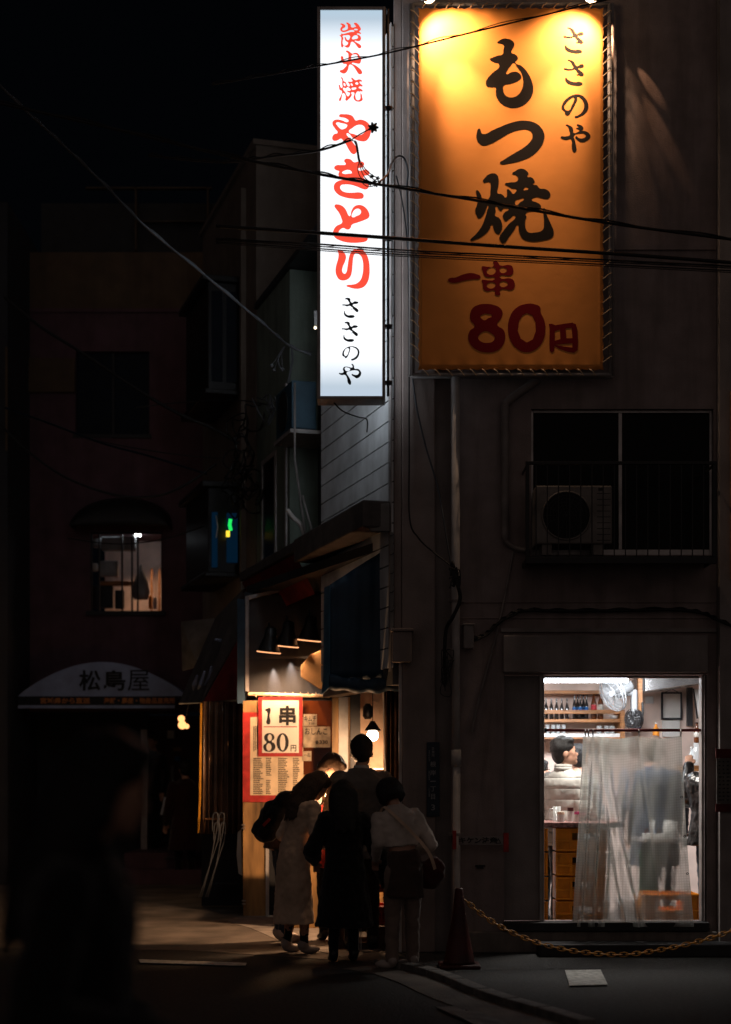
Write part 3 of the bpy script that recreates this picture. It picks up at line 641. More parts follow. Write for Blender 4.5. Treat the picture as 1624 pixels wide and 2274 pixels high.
for a, b in (((912, 8), (912, 836)), ((1360, 8), (1361, 836)), ((912, 837), (1362, 837))):
    fr.tube([P(*a, YB + .10), P(*b, YB + .10)], .014, 6)
for px in (920, 1130, 1350):
    for py in (12, 420, 832): fr.tube([P(px, py, YB + .03), P(px, py, .0)], .012, 6)
fr.build('frame', 'alu_dull', BN, smooth=True)
ro = MB()
def lace(a, b):
    a, b = Vector(a), Vector(b); m_ = (a + b) / 2 + Vector((0, -.022, 0)); ro.tube([a, a.lerp(m_, .5) + Vector((0, -.012, 0)), m_, b.lerp(m_, .5), b], .0042, 5)
n = 30
for i in range(n):
    y = 28 + (822 - 28) * i / n
    lace(P(912, y - 6, YB - .002), P(931, y + 10, YB - .012)); lace(P(1358, y - 4, YB - .002), P(1339, y + 9, YB - .012))
for i in range(15):
    x = 938 + (1336 - 938) * i / 15
    lace(P(x, 820, YB - .012), P(x + 14, 834, YB - .002)); lace(P(x, 18, YB - .012), P(x + 12, 6, YB - .002))
ro.build('lacing', 'rope', BN)
# the two lamps over it
LAMPS = []
def banner_lamp(px, label, aim, power, ang, rad=.02, beam=None):
    o = thing('sign_lamp', P(px, -6, -.50), label, 'lamp', 'lamps over the orange banner')
    c = P(px, -4, -.50); tgt = aim; d = (tgt - c).normalized(); q = d.to_track_quat('Z', 'Y').to_matrix()
    a = MB(); a.lathe([(.02, -.16), (.03, -.15), (.034, -.06), (.07, .0), (.072, .005)], c - d * .03, 20, q); a.build('lamp_shade', 'steel', o, smooth=True)
    a = MB(); a.ball(c + d * .0, (.05, .05, .03), rot=q); a.build('bulb', 'lamp_hot', o, smooth=True)
    a = MB(); a.tube(smoothpath([c - d * .15, c - d * .2 + Vector((0, .1, .12)), Vector((c.x, -.0, c.z + .35))]), .012, 6); a.build('lamp_arm', 'dark_steel', o)
    ld = bpy.data.lights.new('sign_lamp_light', 'SPOT'); ld.energy = power; ld.color = (1, .66, .42); ld.spot_size = R(ang); ld.spot_blend = .8; ld.shadow_soft_size = rad
    lo = bpy.data.objects.new('lamp_light', ld); COL.objects.link(lo); lo.location = c + d * .05; lo.rotation_euler = d.to_track_quat('-Z', 'Y').to_euler()
    lo.parent = o; lo.matrix_parent_inverse = Matrix.Translation(-o.location)
    lb = ld.copy(); lb.energy = 108; lb.spot_size = R(44); lb.spot_blend = .9; l2 = bpy.data.objects.new('lamp_beam', lb); COL.objects.link(l2); l2.location = lo.location; l2.rotation_euler = (beam - c).to_track_quat('-Z', 'Y').to_euler(); l2.parent = o; l2.matrix_parent_inverse = Matrix.Translation(-o.location)
    return o
banner_lamp(955, 'left lamp of the two above the orange banner', P(1000, 95, -.20), 84, 106, beam=P(1068, 300, -.2))
banner_lamp(1312, 'right lamp of the two above the orange banner, near the outer corner', P(1272, 95, -.20), 84, 106, beam=P(1215, 330, -.2))
rl = bpy.data.lights.new('spill', 'SPOT'); rl.energy = 3.5; rl.color = (1, .52, .28); rl.spot_size = R(27); rl.spot_blend = .35; rl.shadow_soft_size = .004  # extra spots beside the right lamp, added for the streaks on the wall
ro_ = bpy.data.objects.new('lamp_light', rl); COL.objects.link(ro_); ro_.location = P(1352, 26, -.15)
dd = (P(1432, 310, .0) - ro_.location).normalized(); ro_.rotation_euler = dd.to_track_quat('-Z', 'Y').to_euler()
RAYS = []
for (ax, ay), pw_, an_ in (((1440, 185), 24, 5), ((1462, 280), 26, 4), ((1432, 280), 16, 5), ((1415, 330), 22, 4), ((1392, 330), 12, 5)):
    q_ = rl.copy(); q_.energy = pw_; q_.spot_size = R(an_ + 4); q_.spot_blend = .8; r2_ = bpy.data.objects.new('lamp_beam', q_); COL.objects.link(r2_); r2_.location = ro_.location; r2_.rotation_euler = (P(ax, ay, 0) - ro_.location).to_track_quat('-Z', 'Y').to_euler(); RAYS.append(r2_)
for o in COL.objects:
    if o.name.startswith('sign_lamp') and 'right' in o.get('label', ''):
        for q_ in RAYS + [ro_]: q_.parent = o; q_.matrix_parent_inverse = Matrix.Translation(-o.location)
def single(name, mb, m, label, cat, group=None, **k):
    o = mb.build(name, m, **k); return tag(o, label, cat, group)
# ---------------------------------------------------------------- on the facade
dpp = thing('downpipe', P(1013, 1990, -.1), 'pale round downpipe running down the corner pier from under the banner', 'pipe')
d = MB(); r_ = 9.2 / S(-.1)
d.tube([P(1012, 838, -.1), P(1012.5, 1300, -.1), P(1013, 1672, -.1)], r_, 16); d.tube([P(1014, 1700, -.1), P(1014, 1990, -.1), P(1014, 2118, -.1)], r_ * .93, 16); d.build('pipe', 'white_pipe', dpp, smooth=True)
d = MB(); d.cyl(P(1013, 1665, -.1), P(1014, 1702, -.1), r_ * 1.22); d.build('collar', 'white_pipe', dpp, smooth=True)
d = MB()
for y in (1332, 1850): d.cyl(P(1013, y, -.1), P(1013, y + 6, -.1), r_ * 1.15); d.box(P(997, y, -.06), P(1030, y + 6, -.001))
d.build('bracket', 'grey_pipe', dpp)
d = MB(); wd = .045
pa = smoothpath([P(1196, 842, -.045), P(1168, 862, -.045), P(1128, 892, -.045), P(1122, 915, -.045), P(1122, 1060, -.045), P(1122, 1185, -.045), P(1128, 1206, -.045), P(1150, 1219, -.045), P(1176, 1222, -.045)], 6)
d.tube(pa, [.034] * 32 + [.022] * (len(pa) - 32), 10); single('pipe_cover', d, 'grey_pipe', 'boxed air conditioner pipe cover bending down the wall beside the balcony', 'pipe', smooth=True)
d = MB(); pa = smoothpath([P(1140, 1225, -.02), P(1128, 1290, -.02), P(1105, 1400, -.02), P(1062, 1560, -.02), P(1048, 1625, -.02)], 6); d.tube(pa, .009, 6); single('drain_hose', d, 'grey_pipe', 'thin hose trailing down the facade below the pipe cover', 'hose')
jb = thing('junction_box', P(1041, 1412, -.05), 'small grey junction box beside the downpipe', 'box')
d = MB(); d.bp(1030, 1387, 1053, 1440, -.11, -.001); d.build('box', 'grey_pipe', jb, bevel=.008)
d = MB(); d.bp(1028, 1384, 1055, 1388, -.125, -.001); d.build('lid', 'grey_pipe', jb, bevel=.004)
jb = thing('meter_box', P(893, 1435, -.1), 'brown grey electrical cover box on the building corner above the shop', 'box')
d = MB(); d.bp(871, 1402, 915, 1470, -.13, -.005); d.build('box', 'pilaster_wall', jb, bevel=.01)
d = MB(); d.bp(868, 1395, 919, 1401.5, -.15, -.005); d.build('lid', 'pilaster_wall', jb, bevel=.006)
# address plate
ad = thing('address_plate', P(962, 1730, -.02), 'narrow navy street address plate with white characters on the corner pier', 'sign')
d = MB(); d.bp(948, 1648, 976.5, 1813, -.022, -.006); d.build('plate', 'plate_navy', ad, bevel=.004)
it = [(c, TX(962, y, -.025), h / S(0), wd / S(0), .01) for c, y, h, wd in (('根', 1697, 12, 13), ('岸', 1716, 12, 13), ('一', 1735, 2, 12), ('丁', 1752, 11, 12), ('目', 1769, 12, 9), ('3', 1793, 13, 8))]
it += [('台東区', TX(962, 1670, -.025, -90), 6 / S(0), 22 / S(0), .01), ('TAITO CITY', TX(953.5, 1678, -.025, -90), 3.5 / S(0), 26 / S(0), .01), ('NEGISHI', TX(953.5, 1722, -.025, -90), 3.5 / S(0), 20 / S(0), .01), ('1-CHOME', TX(953.5, 1760, -.025, -90), 3.5 / S(0), 20 / S(0), .01)]
text_mesh(it, 'plate_ink', 'lettering', ad)
# warning tape
wt = thing('warning_tape', P(1068, 1866, -.03), 'faded warning strip reading キケン注意 between two red tapes', 'sign')
text_mesh([('キケン注意', TX(1062, 1866, -.128), 14 / S(0), 84 / S(0), .03), ('△', TX(1107, 1867, -.128), 12 / S(0), 13 / S(0), .01)], 'ink', 'lettering', wt)
d = MB(); d.bp(1016, 1857, 1118, 1876, -.126, -.124); d.build('strip', 'white_pipe' if False else 'render_wall_grey', wt)
d = MB(); d.bp(1006, 1845, 1013.5, 1886, -.1945, -.10); d.build('red_tape', 'tape_red', wt)
d = MB(); d.bp(1119, 1850, 1130, 1892, -.13, -.076); d.build('red_tape', 'tape_red', wt)
d = MB(); d.bp(1056, 1921, 1078, 1925, -.02, -.001); d.bp(1060, 1925, 1074, 1929, -.014, -.001); single('wall_vent', d, 'dark_steel', 'small dark vent slot low on the wall under the warning strip', 'vent')
# balcony and its air conditioner
bl = thing('balcony_railing', P(1380, 1240, -.4), 'black iron balcony railing with thin bars under the upstairs window', 'railing')
d = MB(); Yr = -.42
d.bp(1168, 1024, 1592, 1031, Yr, Yr + .03); d.bp(1168, 1031, 1176, 1237, Yr, Yr + .03); d.bp(1583, 1031, 1592, 1237, Yr, Yr + .03); d.bp(1168, 1237, 1592, 1251, Yr, Yr + .04)
for a in (1170, 1586): d.box(P(a, 1028, Yr + .03), (P(a + 4, 1031, Yr).x, 0, P(0, 1033, Yr).z)); d.box(P(a, 1237, Yr + .04), (P(a + 4, 1247, Yr).x, 0, P(0, 1247, Yr).z))
d.build('rail', 'iron_black', bl, bevel=.003)
d = MB(); d.box(P(1176, 1234, Yr + .045), (P(1585, 1234, Yr).x, -.01, P(0, 1238, Yr).z)); d.build('floor_slab', 'dark_steel', bl)
x = 1190
while x < 1580:
    d = MB(); d.bp(x, 1031.5, x + 2.2, 1236.5, Yr + .008, Yr + .02); d.build('bar', 'iron_black', bl); x += 24.8
acn = thing('air_conditioner', P(1275, 1235, -.3), 'pale outdoor air conditioner unit behind the balcony bars', 'air conditioner')
Ya = -.34; fx, fy, fr_ = 1258, 1145, 52 / S(Ya)
d = MB(); d.bp(1190, 1078, 1360, 1208, Ya, -.06); body_ = d.build('casing', 'ac_white', acn, bevel=.012)
d = MB(); c = P(fx, fy, Ya - .004); d.cyl(c, c + Vector((0, .003, 0)), fr_, 40); d.build('fan_opening', 'black_gap', acn)
d = MB(); ring = [c + Vector((math.cos(a), 0, math.sin(a))) * fr_ * 1.02 for a in [2 * math.pi * k / 48 for k in range(49)]]; d.tube([p + Vector((0, -.004, 0)) for p in ring], .007, 6); d.build('fan_ring', 'ac_white', acn)
d = MB()
for k in range(1, 7): d.tube([c + Vector((math.cos(a), -.0 - .008, math.sin(a))) * 1.0 * 1 if False else c + Vector((fr_ * k / 7 * math.cos(a), -.012, fr_ * k / 7 * math.sin(a))) for a in [2 * math.pi * q / 28 for q in range(29)]], .0022, 4)
for k in range(8): a = math.pi * k / 8; v = Vector((math.cos(a), 0, math.sin(a))) * fr_; d.tube([c - v + Vector((0, -.012, 0)), c + v + Vector((0, -.012, 0))], .0022, 4)
d.build('fan_grille', 'dark_steel', acn)
d = MB()
for y in range(1095, 1205, 13): d.bp(1326, y, 1356, y + 1.6, Ya - .002, Ya - .0005)
d.bp(1329, 1083, 1341, 1090, Ya - .002, Ya - .0005); d.build('vent_line', 'ac_white' if False else 'dark_steel', acn)
d = MB(); d.bp(1204, 1208.5, 1226, 1232, Ya + .02, -.1); d.bp(1318, 1208.5, 1340, 1232, Ya + .02, -.1); d.build('foot', 'ac_white', acn)
# cone and chain
cn = thing('traffic_cone', G(1020, 2150), 'dim red traffic cone at the foot of the downpipe holding a chain', 'cone')
cb = G(1020, 2148); cY = cb.y; hc = (2148 - 1972) / S(cY)
d = MB(); d.lathe([(.125, .03), (.115, .05), (.055, hc * .62), (.030, hc - .01), (.022, hc)], cb, 28); d.build('body', 'cone_red', cn, smooth=True)
d = MB(); d.box((-.155, -.155, 0), (.155, .155, .03), at=cb); d.build('base', 'cone_red', cn, bevel=.012)
chp = smoothpath([P(1030, 1996, cY), P(1080, 2038, cY), P(1140, 2072, cY), P(1210, 2098, cY), P(1290, 2114, cY), P(1380, 2120, cY), P(1450, 2112, cY), P(1530, 2096, cY), P(1600, 2076, cY), P(1680, 2046, cY)], 24)
d = MB(); L_ = [0]
for i in range(1, len(chp)): L_.append(L_[-1] + (chp[i] - chp[i - 1]).length)
def at_len(s):
    for i in range(1, len(chp)):
        if L_[i] >= s: return chp[i - 1].lerp(chp[i], (s - L_[i - 1]) / max(1e-9, L_[i] - L_[i - 1]))
    return chp[-1]
s_ = 0; i = 0; ll = .058
while s_ < L_[-1] - ll:
    a, b = at_len(s_), at_len(s_ + ll); t = (b - a).normalized(); n_ = t.cross(Vector((0, 1, 0))).normalized()
    u = n_ if i % 2 else Vector((0, 1, 0)); c = (a + b) / 2
    d.tube([c + t * (ll * .62 * math.cos(q)) + u * (.017 * math.sin(q)) for q in [2 * math.pi * k / 12 for k in range(13)]], .0044, 5)
    s_ += ll * .82; i += 1
single('plastic_chain', d, 'chain_yellow', 'yellow plastic chain sagging in front of the lit doorway', 'chain', smooth=True)
# ---------------------------------------------------------------- inside the lit room
tl = thing('fluorescent_lamp', P(1300, 1507, 1.6), 'bright white fluorescent tube at the top of the lit doorway', 'lamp')
d = MB(); d.bp(1203, 1503, 1396, 1515, 1.55, 1.62); d.build('tube', 'tube_light', tl, bevel=.01)
d = MB(); a = P(1195, 1503, 1.5); b = P(1400, 1503, 1.5); d.box((a.x, 1.5, a.z), (b.x, 1.68, rz1 - .002)); d.build('lamp_body', 'plastic_white', tl, bevel=.005)
def area(name, loc, size, power, col, parent=None, rot=(0, 0, 0)):
    ld = bpy.data.lights.new(name, 'AREA'); ld.shape = 'RECTANGLE'; ld.size, ld.size_y = size; ld.energy = power; ld.color = col; ld.spread = R(138)
    o = bpy.data.objects.new(name, ld); COL.objects.link(o); o.location = loc; o.rotation_euler = rot
    if parent: o.parent = parent; o.matrix_parent_inverse = Matrix.Translation(-parent.location)
    return o
area('tube_glow', (Xp(1330), 1.25, rz1 - .10), (1.4, .35), 74, (.92, .95, 1), tl, rot=(R(52), 0, 0))
t2 = thing('front_fill_lamp', (Xp(1340), .5, rz1 - .02), 'added unseen fill lamp just inside the doorway above the vinyl curtain', 'lamp')  # added above the door head, out of view, to light the front surfaces
d = MB(); d.box((Xp(1290), .4, rz1 - .03), (Xp(1400), .6, rz1 - .001)); d.build('lamp_body', 'plastic_white', t2)
area('lamp_glow', (Xp(1345), .5, rz1 - .045), (.5, .2), 26, (1, .93, .85), t2)
# shelves on the back wall
SH = thing('wall_shelf', P(1300, 1600, 3.0), 'orange brown wooden wall shelves holding rows of bottles and glasses', 'shelf')
for nm, a in (('upper_board', (1190, 1533, 1400, 1541)), ('rail', (1190, 1576.5, 1380, 1585)), ('board', (1190, 1597, 1380, 1604))):
    d = MB(); Yf = 2.70 if nm != 'rail' else 2.66
    d.bp(*a, Yf, ry1 if nm != 'rail' else 2.69); d.build(nm, 'wood_orange', SH, bevel=.003)
d = MB(); d.bp(1190, 1629, 1378, 1637, 2.70, ry1); d.build('glass_tray', 'plastic_white', SH, bevel=.003)
d = MB(); d.bp(1190, 1637, 1378, 1641, 2.70, ry1); d.build('board', 'wood_orange', SH)
d = MB(); d.bp(1378.5, 1576, 1388, 1641, 2.66, ry1); d.build('side_panel', 'wood_orange', SH)
def bottle(px, base, h, w, glass, cap, lab, name, label, group, Y=2.8, labz=(.28, .5)):
    s = S(Y); H = h / s; r = w / s / 2; c = P(px, base, Y)
    o = thing(name, c, label, 'bottle', group)
    d = MB(); d.lathe([(r * .9, 0), (r, .01), (r, H * .50), (r * .85, H * .60), (r * .42, H * .74), (r * .34, H * .92), (r * .40, H * .95)], c, 14); d.build('glass_body', glass, o, smooth=True)
    d = MB(); d.lathe([(r * .44, H * .93), (r * .44, H)], c, 10); d.build('cap', cap, o)
    if lab: d = MB(); d.lathe([(r * 1.015, H * labz[0]), (r * 1.015, H * labz[1])], c, 14); d.build('label', lab, o, smooth=True)
    return o
for i in range(5):
    bottle(1213 + i * 11.6, 1597, 46, 9, 'bottle_black', 'plastic_grey', None, 'cola_bottle', 'small dark bottle with pale cap in the leftmost row on the shelf', 'dark bottles in the left row on the shelf')
for i, x in enumerate((1276, 1283, 1289, 1296, 1303)):
    bottle(x, 1597, 54, 8.6, 'bottle_black', 'bottle_black', 'label_blue', 'beer_bottle', 'tall dark bottle with blue label in the middle of the shelf', 'dark bottles with blue labels on the shelf', Y=2.8 + .09 * (i % 2))
bottle(1319, 1597, 64, 13, 'bottle_amber', 'bottle_amber', 'label_red', 'sake_bottle', 'large brown bottle with a red and white label on the shelf', None)
bottle(1334, 1597, 64, 13, 'bottle_amber', 'bottle_amber', 'label_white', 'sake_bottle', 'large brown bottle with a white label nearest the white fan', None)
for i, x in enumerate((1216, 1229, 1240, 1252)):
    c = P(x, 1629, 2.8); r = .020; d = MB(); d.lathe([(r * .8, 0), (r, .005), (r * 1.15, .09), (r * 1.1, .09), (r * .9, .008)], c, 14); single('drinking_glass', d, 'clear_glass', 'small clear glass in the left group on the lowest shelf', 'glass', 'glasses on the left of the shelf', smooth=True)
for i, x in enumerate((1331, 1348, 1360)):
    c = P(x, 1629, 2.8); r = .026; d = MB(); d.lathe([(r * .8, 0), (r, .005), (r * 1.05, .075), (r, .075), (r * .9, .008)], c, 14); single('drinking_glass', d, 'clear_glass', 'small clear glass in the right group under the white fan', 'glass', 'glasses on the right of the shelf', smooth=True)
d = MB(); d.lathe([(.03, 0), (.05, .03), (.052, .035), (.03, .012)], P(1364, 1596, 2.78), 16); single('small_dish', d, 'plastic_white', 'small white dish at the right end of the bottle shelf', 'dish', smooth=True)
# white wall fan
FN = thing('wall_fan', P(1400, 1560, 1.8), 'white oscillating wall fan tilted down above the doorway', 'fan')
Yf = 1.75; c = P(1359, 1541, Yf); q = Vector((-.84, -.36, -.40)).normalized().to_track_quat('Z', 'Y').to_matrix()
rr_ = 41 / S(Yf) 
d = MB()
for z_, k_ in ((.035, .15), (.05, .45), (.045, .75), (.0, 1), (-.03, 1), (-.06, .8), (-.07, .45)):
    d.tube([c + q @ Vector((rr_ * k_ * math.cos(a), rr_ * k_ * math.sin(a), z_)) for a in [2 * math.pi * j / 36 for j in range(37)]], .006 if k_ == 1 else .0018, 5)
for j in range(20):
    a = 2 * math.pi * j / 20; d.tube([c + q @ Vector((rr_ * k_ * math.cos(a), rr_ * k_ * math.sin(a), z_)) for z_, k_ in ((.05, .1), (.05, .45), (.04, .75), (0, 1), (-.03, 1), (-.06, .8), (-.07, .3))], .0016, 4)
d.build('cage', 'fan_white', FN)
d = MB()
for j in range(3):
    a0 = 2 * math.pi * j / 3; ptsb = []
    for i in range(9): a = a0 + i / 8 * 1.5; ptsb.append(q @ Vector((rr_ * .88 * math.cos(a), rr_ * .88 * math.sin(a), -.025 + .03 * i / 8)) + c)
    hub_ = [q @ Vector((.03 * math.cos(a0 + i / 8 * 1.5), .03 * math.sin(a0 + i / 8 * 1.5), -.02 + .02 * i / 8)) + c for i in range(8, -1, -1)]
    for i in range(8): d.face([ptsb[i], ptsb[i + 1], hub_[7 - i], hub_[8 - i]])
d.build('blades', 'fan_white', FN, flip=False)
d = MB(); d.cyl(c + q @ Vector((0, 0, -.03)), c + q @ Vector((0, 0, .045)), .03); d.build('hub', 'fan_white', FN, bevel=.005)
mc = P(1384, 1523, Yf + .16)
d = MB(); d.cyl(c + q @ Vector((0, 0, -.04)), c + q @ Vector((0, 0, -.22)), .07, 20, .055); d.build('motor_housing', 'fan_white', FN, smooth=False, bevel=.012)
d = MB(); d.tube([P(1375, 1541, Yf + .1), P(1392, 1540, Yf + .1), P(1410, 1538, Yf + .1)], .026, 10); d.build('arm', 'fan_white', FN, smooth=True)
d = MB(); d.bp(1403, 1530, 1417, 1588, Yf + .07, Yf + .16); d.build('bracket', 'fan_white', FN, bevel=.02)
F2 = thing('black_fan', P(1405, 1603, 1.8), 'small black wall fan hanging below the bracket of the white fan', 'fan')
d = MB(); c2 = P(1405, 1598, 1.85); q2 = Vector((-.75, -.6, -.1)).normalized().to_track_quat('Z', 'Y').to_matrix()
for k_, z_ in ((1, 0), (.8, .02), (.55, .035), (.3, .04), (1, -.04)): d.tube([c2 + q2 @ Vector((.098 * k_ * math.cos(a), .098 * k_ * math.sin(a), z_)) for a in [2 * math.pi * j / 28 for j in range(29)]], .004, 5)
for j in range(22): a = 2 * math.pi * j / 22; d.tube([c2 + q2 @ Vector((.098 * k_ * math.cos(a), .098 * k_ * math.sin(a), z_)) for z_, k_ in ((.04, .1), (.035, .55), (0, 1), (-.04, 1))], .0018, 4)
d.build('cage', 'plastic_black', F2)
d = MB(); d.cyl(c2 + q2 @ Vector((0, 0, -.06)), c2 + q2 @ Vector((0, 0, .0)), .085, 24); d.build('fan_back', 'plastic_black', F2)
d = MB(); d.tube(smoothpath([c2, P(1418, 1592, 1.9), P(1427, 1588, 1.95), P(1427, 1560, 2.0)]), .012, 6); d.build('arm', 'plastic_black', F2)
d = MB(); d.bp(1418, 1499, 1427, 1600, 2.0, 2.08); pst = d.build('room_post', 'wood_orange', B)
d = MB(); d.bp(1427, 1499, 1433, 1535, 2.0, 2.08); d.build('room_post', 'board_black', B)
d = MB(); d.bp(1371, 1560, 1388, 1632, ry1 - .25, ry1 - .002); d.bp(1388.2, 1560, 1396, 1632, ry1 - .12, ry1 - .002) if False else None; d.bm.free()
# range hood
RH = thing('range_hood', P(1490, 1515, 2.3), 'silver range hood sloping at the top right of the lit room', 'hood')
d = MB(); d.prism([P(1434, 1495, 2.0), P(1434, 1535, 2.0), P(1575, 1514, 2.0), P(1575, 1495, 2.0)], (0, .7, 0)); d.build('hood_body', 'hood_steel', RH, bevel=.004)
# framed certificate and papers
pf = thing('framed_certificate', P(1492, 1568, 3.05), 'dark framed certificate hanging on the pink back wall', 'picture')
d = MB()
for a in ((1470, 1537, 1515, 1540.5), (1470, 1594, 1515, 1598), (1470, 1540.5, 1473, 1594), (1512, 1540.5, 1515, 1594)): d.bp(*a, 3.05, 3.098)
d.build('frame', 'wood_orange' if False else 'dark_wall', pf)
d = MB(); d.bp(1473, 1540.5, 1512, 1594, 3.07, 3.09); d.build('paper', 'paper_white', pf)
d = MB(); d.tube([P(1478, 1537, 3.07), P(1492, 1530, 3.09), P(1506, 1537, 3.07)], .004, 4); d.build('string', 'ink', pf)
d = MB(); d.bp(1434, 1546, 1452, 1562, 3.07, 3.098); single('wall_heater', d, 'plastic_white', 'small pale box on the back wall left of the framed certificate', 'box', bevel=.006)
d = MB(); d.bp(1528, 1526, 1539, 1612, 3.02, 3.098); single('wall_strip', d, 'board_black', 'dark vertical board on the back wall right of the framed certificate', 'board')
cd = thing('wall_calendar', P(1551, 1570, 2.5), 'white calendar sheet hanging crooked beside the right door post', 'calendar')
d = MB(); d.prism([P(1541, 1531, 2.5), P(1556, 1531, 2.5), P(1562, 1600, 2.5), P(1549, 1590, 2.5)], (0, .02, 0)); d.build('sheet', 'paper_white', cd)
d = MB(); d.prism([P(1539, 1529, 2.49), P(1542, 1529, 2.49), P(1551, 1596, 2.49), P(1548, 1596, 2.49)], (0, .02, 0)); d.build('edge', 'ink', cd)
d = MB(); d.bp(1472, 1600, 1510, 1636, 3.06, 3.098); single('notice_paper', d, 'paper_white', 'grey paper pinned below the framed certificate', 'paper')
d = MB(); d.bp(1408, 1606, 1424, 1622, 2.9, 2.98); single('blue_carton', d, 'label_blue', 'blue carton on the back wall below the black fan', 'carton')
jg = bottle(1457, 1637, 32, 15, 'orange_drink', 'plastic_white', None, 'juice_bottle', 'orange drink bottle with white cap behind the curtain rail', None, Y=2.6)
bottle(1548, 1650, 46, 14, 'bottle_amber', 'bottle_black', 'label_white', 'wine_bottle', 'dark bottle with a white label beside the right door post', None, Y=2.2)
bottle(1536, 1700, 42, 13, 'clear_glass', 'plastic_white', None, 'water_bottle', 'clear plastic bottle with white cap next to the glass jar', None, Y=1.6)
d = MB(); d.lathe([(.055, 0), (.065, .02), (.07, .13), (.05, .17), (.042, .18), (.047, .205), (.047, .215)], P(1551, 1702, 1.6), 18); single('glass_jar', d, 'clear_glass', 'clear round glass jar with lid above the leather jacket', 'jar', smooth=True)
d = MB(); d.bp(1562, 1660, 1570, 1705, 1.6, 1.7); single('blue_box', d, 'label_blue', 'blue box behind the right door post', 'box')
sb = MB(); sb.bp(1528, 1700, 1600, 1712, 1.5, 2.0); single('side_counter', sb, 'wood_orange', 'wooden counter board holding the jar behind the leather jacket', 'counter')
# crate builder
def crate(px, base, w, h, m, label, group, Y, dpt=.30, holes=True, nm='beer_crate'):
    s = S(Y); W_, H_ = w / s, h / s; c = P(px, base, Y); o = thing(nm, c, label, 'crate', group)
    d = MB(); t = .012; zz = [0, H_ * .46, H_ * .54, H_ * .92, H_]
    def side(x0, x1, y0, y1, hx):
        d.box((x0, y0, 0), (x1, y1, H_ * .46), at=c) 
        # hand hole between 54% and 84%
        if hx == 'x':
            L_2 = x1 - x0; d.box((x0, y0, H_ * .46), (x0 + L_2 * .27, y1, H_), at=c); d.box((x1 - L_2 * .27, y0, H_ * .46), (x1, y1, H_), at=c); d.box((x0 + L_2 * .27, y0, H_ * .80), (x1 - L_2 * .27, y1, H_), at=c)
        else: d.box((x0, y0, H_ * .46), (x1, y1, H_), at=c)
    side(0, W_, 0, t, 'x'); side(0, W_, dpt - t, dpt, 'x'); side(0, t, t, dpt - t, 'y'); side(W_ - t, W_, t, dpt - t, 'y')
    d.box((t, t, 0), (W_ - t, dpt - t, t), at=c)
    for z_ in (.0, .40, .93): d.box((-.012, -.020, H_ * z_), (W_ + .012, -.0005, H_ * z_ + .014), at=c)
    for k_ in (0, .27, .73, 1): x_ = W_ * k_; d.box((x_ - .010, -.017, .015), (x_ + .010, -.0003, H_ * .40 - .001), at=c); d.box((x_ - .010, -.017, H_ * .40 + .015), (x_ + .010, -.0003, H_ * .93), at=c)
    d.build('shell', m, o, bevel=.002)
    return o
# front table on crates
for col_, x in ((0, 1237), (1, 1196)):
    for r_i in range(4):
        if col_ == 1: 
            lab = ('lowest', 'second', 'third', 'topmost')[r_i] + ' yellow crate of the stack at the left door post'
        else: lab = ('lowest', 'second', 'third', 'topmost')[r_i] + ' yellow crate of the stack under the table, behind the curtain fold'
        crate(x if col_ == 0 else 1190, 2052 - r_i * 54, 115 if col_ == 0 else 24, 50, 'crate_yellow', lab, 'yellow crates carrying the table', .42 + (.05 if col_ else 0))
tb = thing('drinking_table', P(1290, 1830, .5), 'low table with red and white checked cover standing on yellow crates', 'table')
d = MB(); d.bp(1190, 1826, 1386, 1838, .34, .95); d.build('table_top', 'table_red', tb, bevel=.006)
zt_ = P(0, 1826, .34).z
def onT(px, Y=.5): return Vector((Xp(px, Y), Y, zt_))
mg = thing('beer_mug', onT(1234), 'clear glass mug at the left end of the table', 'mug')
d = MB(); d.lathe([(.030, 0), (.032, .005), (.036, .13), (.033, .13), (.028, .015)], onT(1237), 18); d.build('glass', 'clear_glass', mg, smooth=True)
d = MB(); d.tube(smoothpath([onT(1229) + Vector((0, 0, .11)), onT(1221) + Vector((0, 0, .1)), onT(1221) + Vector((0, 0, .03)), onT(1229) + Vector((0, 0, .02))]), .007, 6); d.build('handle', 'clear_glass', mg, smooth=True)
for x, capm, hh_, r__, lb in ((1246, 'coat_beige', .085, .030, 'short shaker with tan lid beside the mug'), (1267, 'cone_red', .12, .026, 'shaker with a red lid, tallest of the three'), (1282, 'pink', .085, .024, 'shaker with a pink lid at the right of the row')):
    c = onT(x, .45 if x != 1267 else .52); o = thing('shaker', c, lb, 'shaker', 'spice shakers on the table')
    d = MB(); d.lathe([(r__, 0), (r__, hh_ * .75)], c, 16); d.build('jar', 'clear_glass' if False else 'plastic_white', o, smooth=False)
    d = MB(); d.lathe([(r__ * 1.06, hh_ * .75), (r__ * 1.0, hh_)], c, 16); d.build('lid', capm, o)
# second table and goods behind the curtain
tb = thing('side_table', P(1480, 1860, 1.1), 'grey table behind the curtain with a white cup and a tray', 'table')
d = MB(); d.bp(1424, 1863, 1580, 1869, .9, 1.4); d.build('table_top', 'alu_dull', tb)
for x in (1432, 1568): 
    a = P(x, 1869, 1.1); d = MB(); d.cyl((a.x, 1.1, rz0), a, .015); d.build('leg', 'dark_steel', tb)
z2 = P(0, 1863, .9).z
d = MB(); a = P(1486, 1863, 1.0); d.lathe([(.034, 0), (.038, .01), (.040, .16), (.036, .16), (.032, .015)], (a.x, 1.0, z2), 16); single('white_cup', d, 'plastic_white', 'tall white cup on the side table behind the curtain', 'cup', smooth=True)
tr_ = thing('condiment_tray', (Xp(1440, 1), 1.0, z2), 'white tray with red and blue capped pots behind the curtain', 'tray')
d = MB(); d.box((Xp(1428, 1), .93, z2), (Xp(1472, 1), 1.1, z2 + .045)); d.build('tray', 'plastic_white', tr_, bevel=.006)
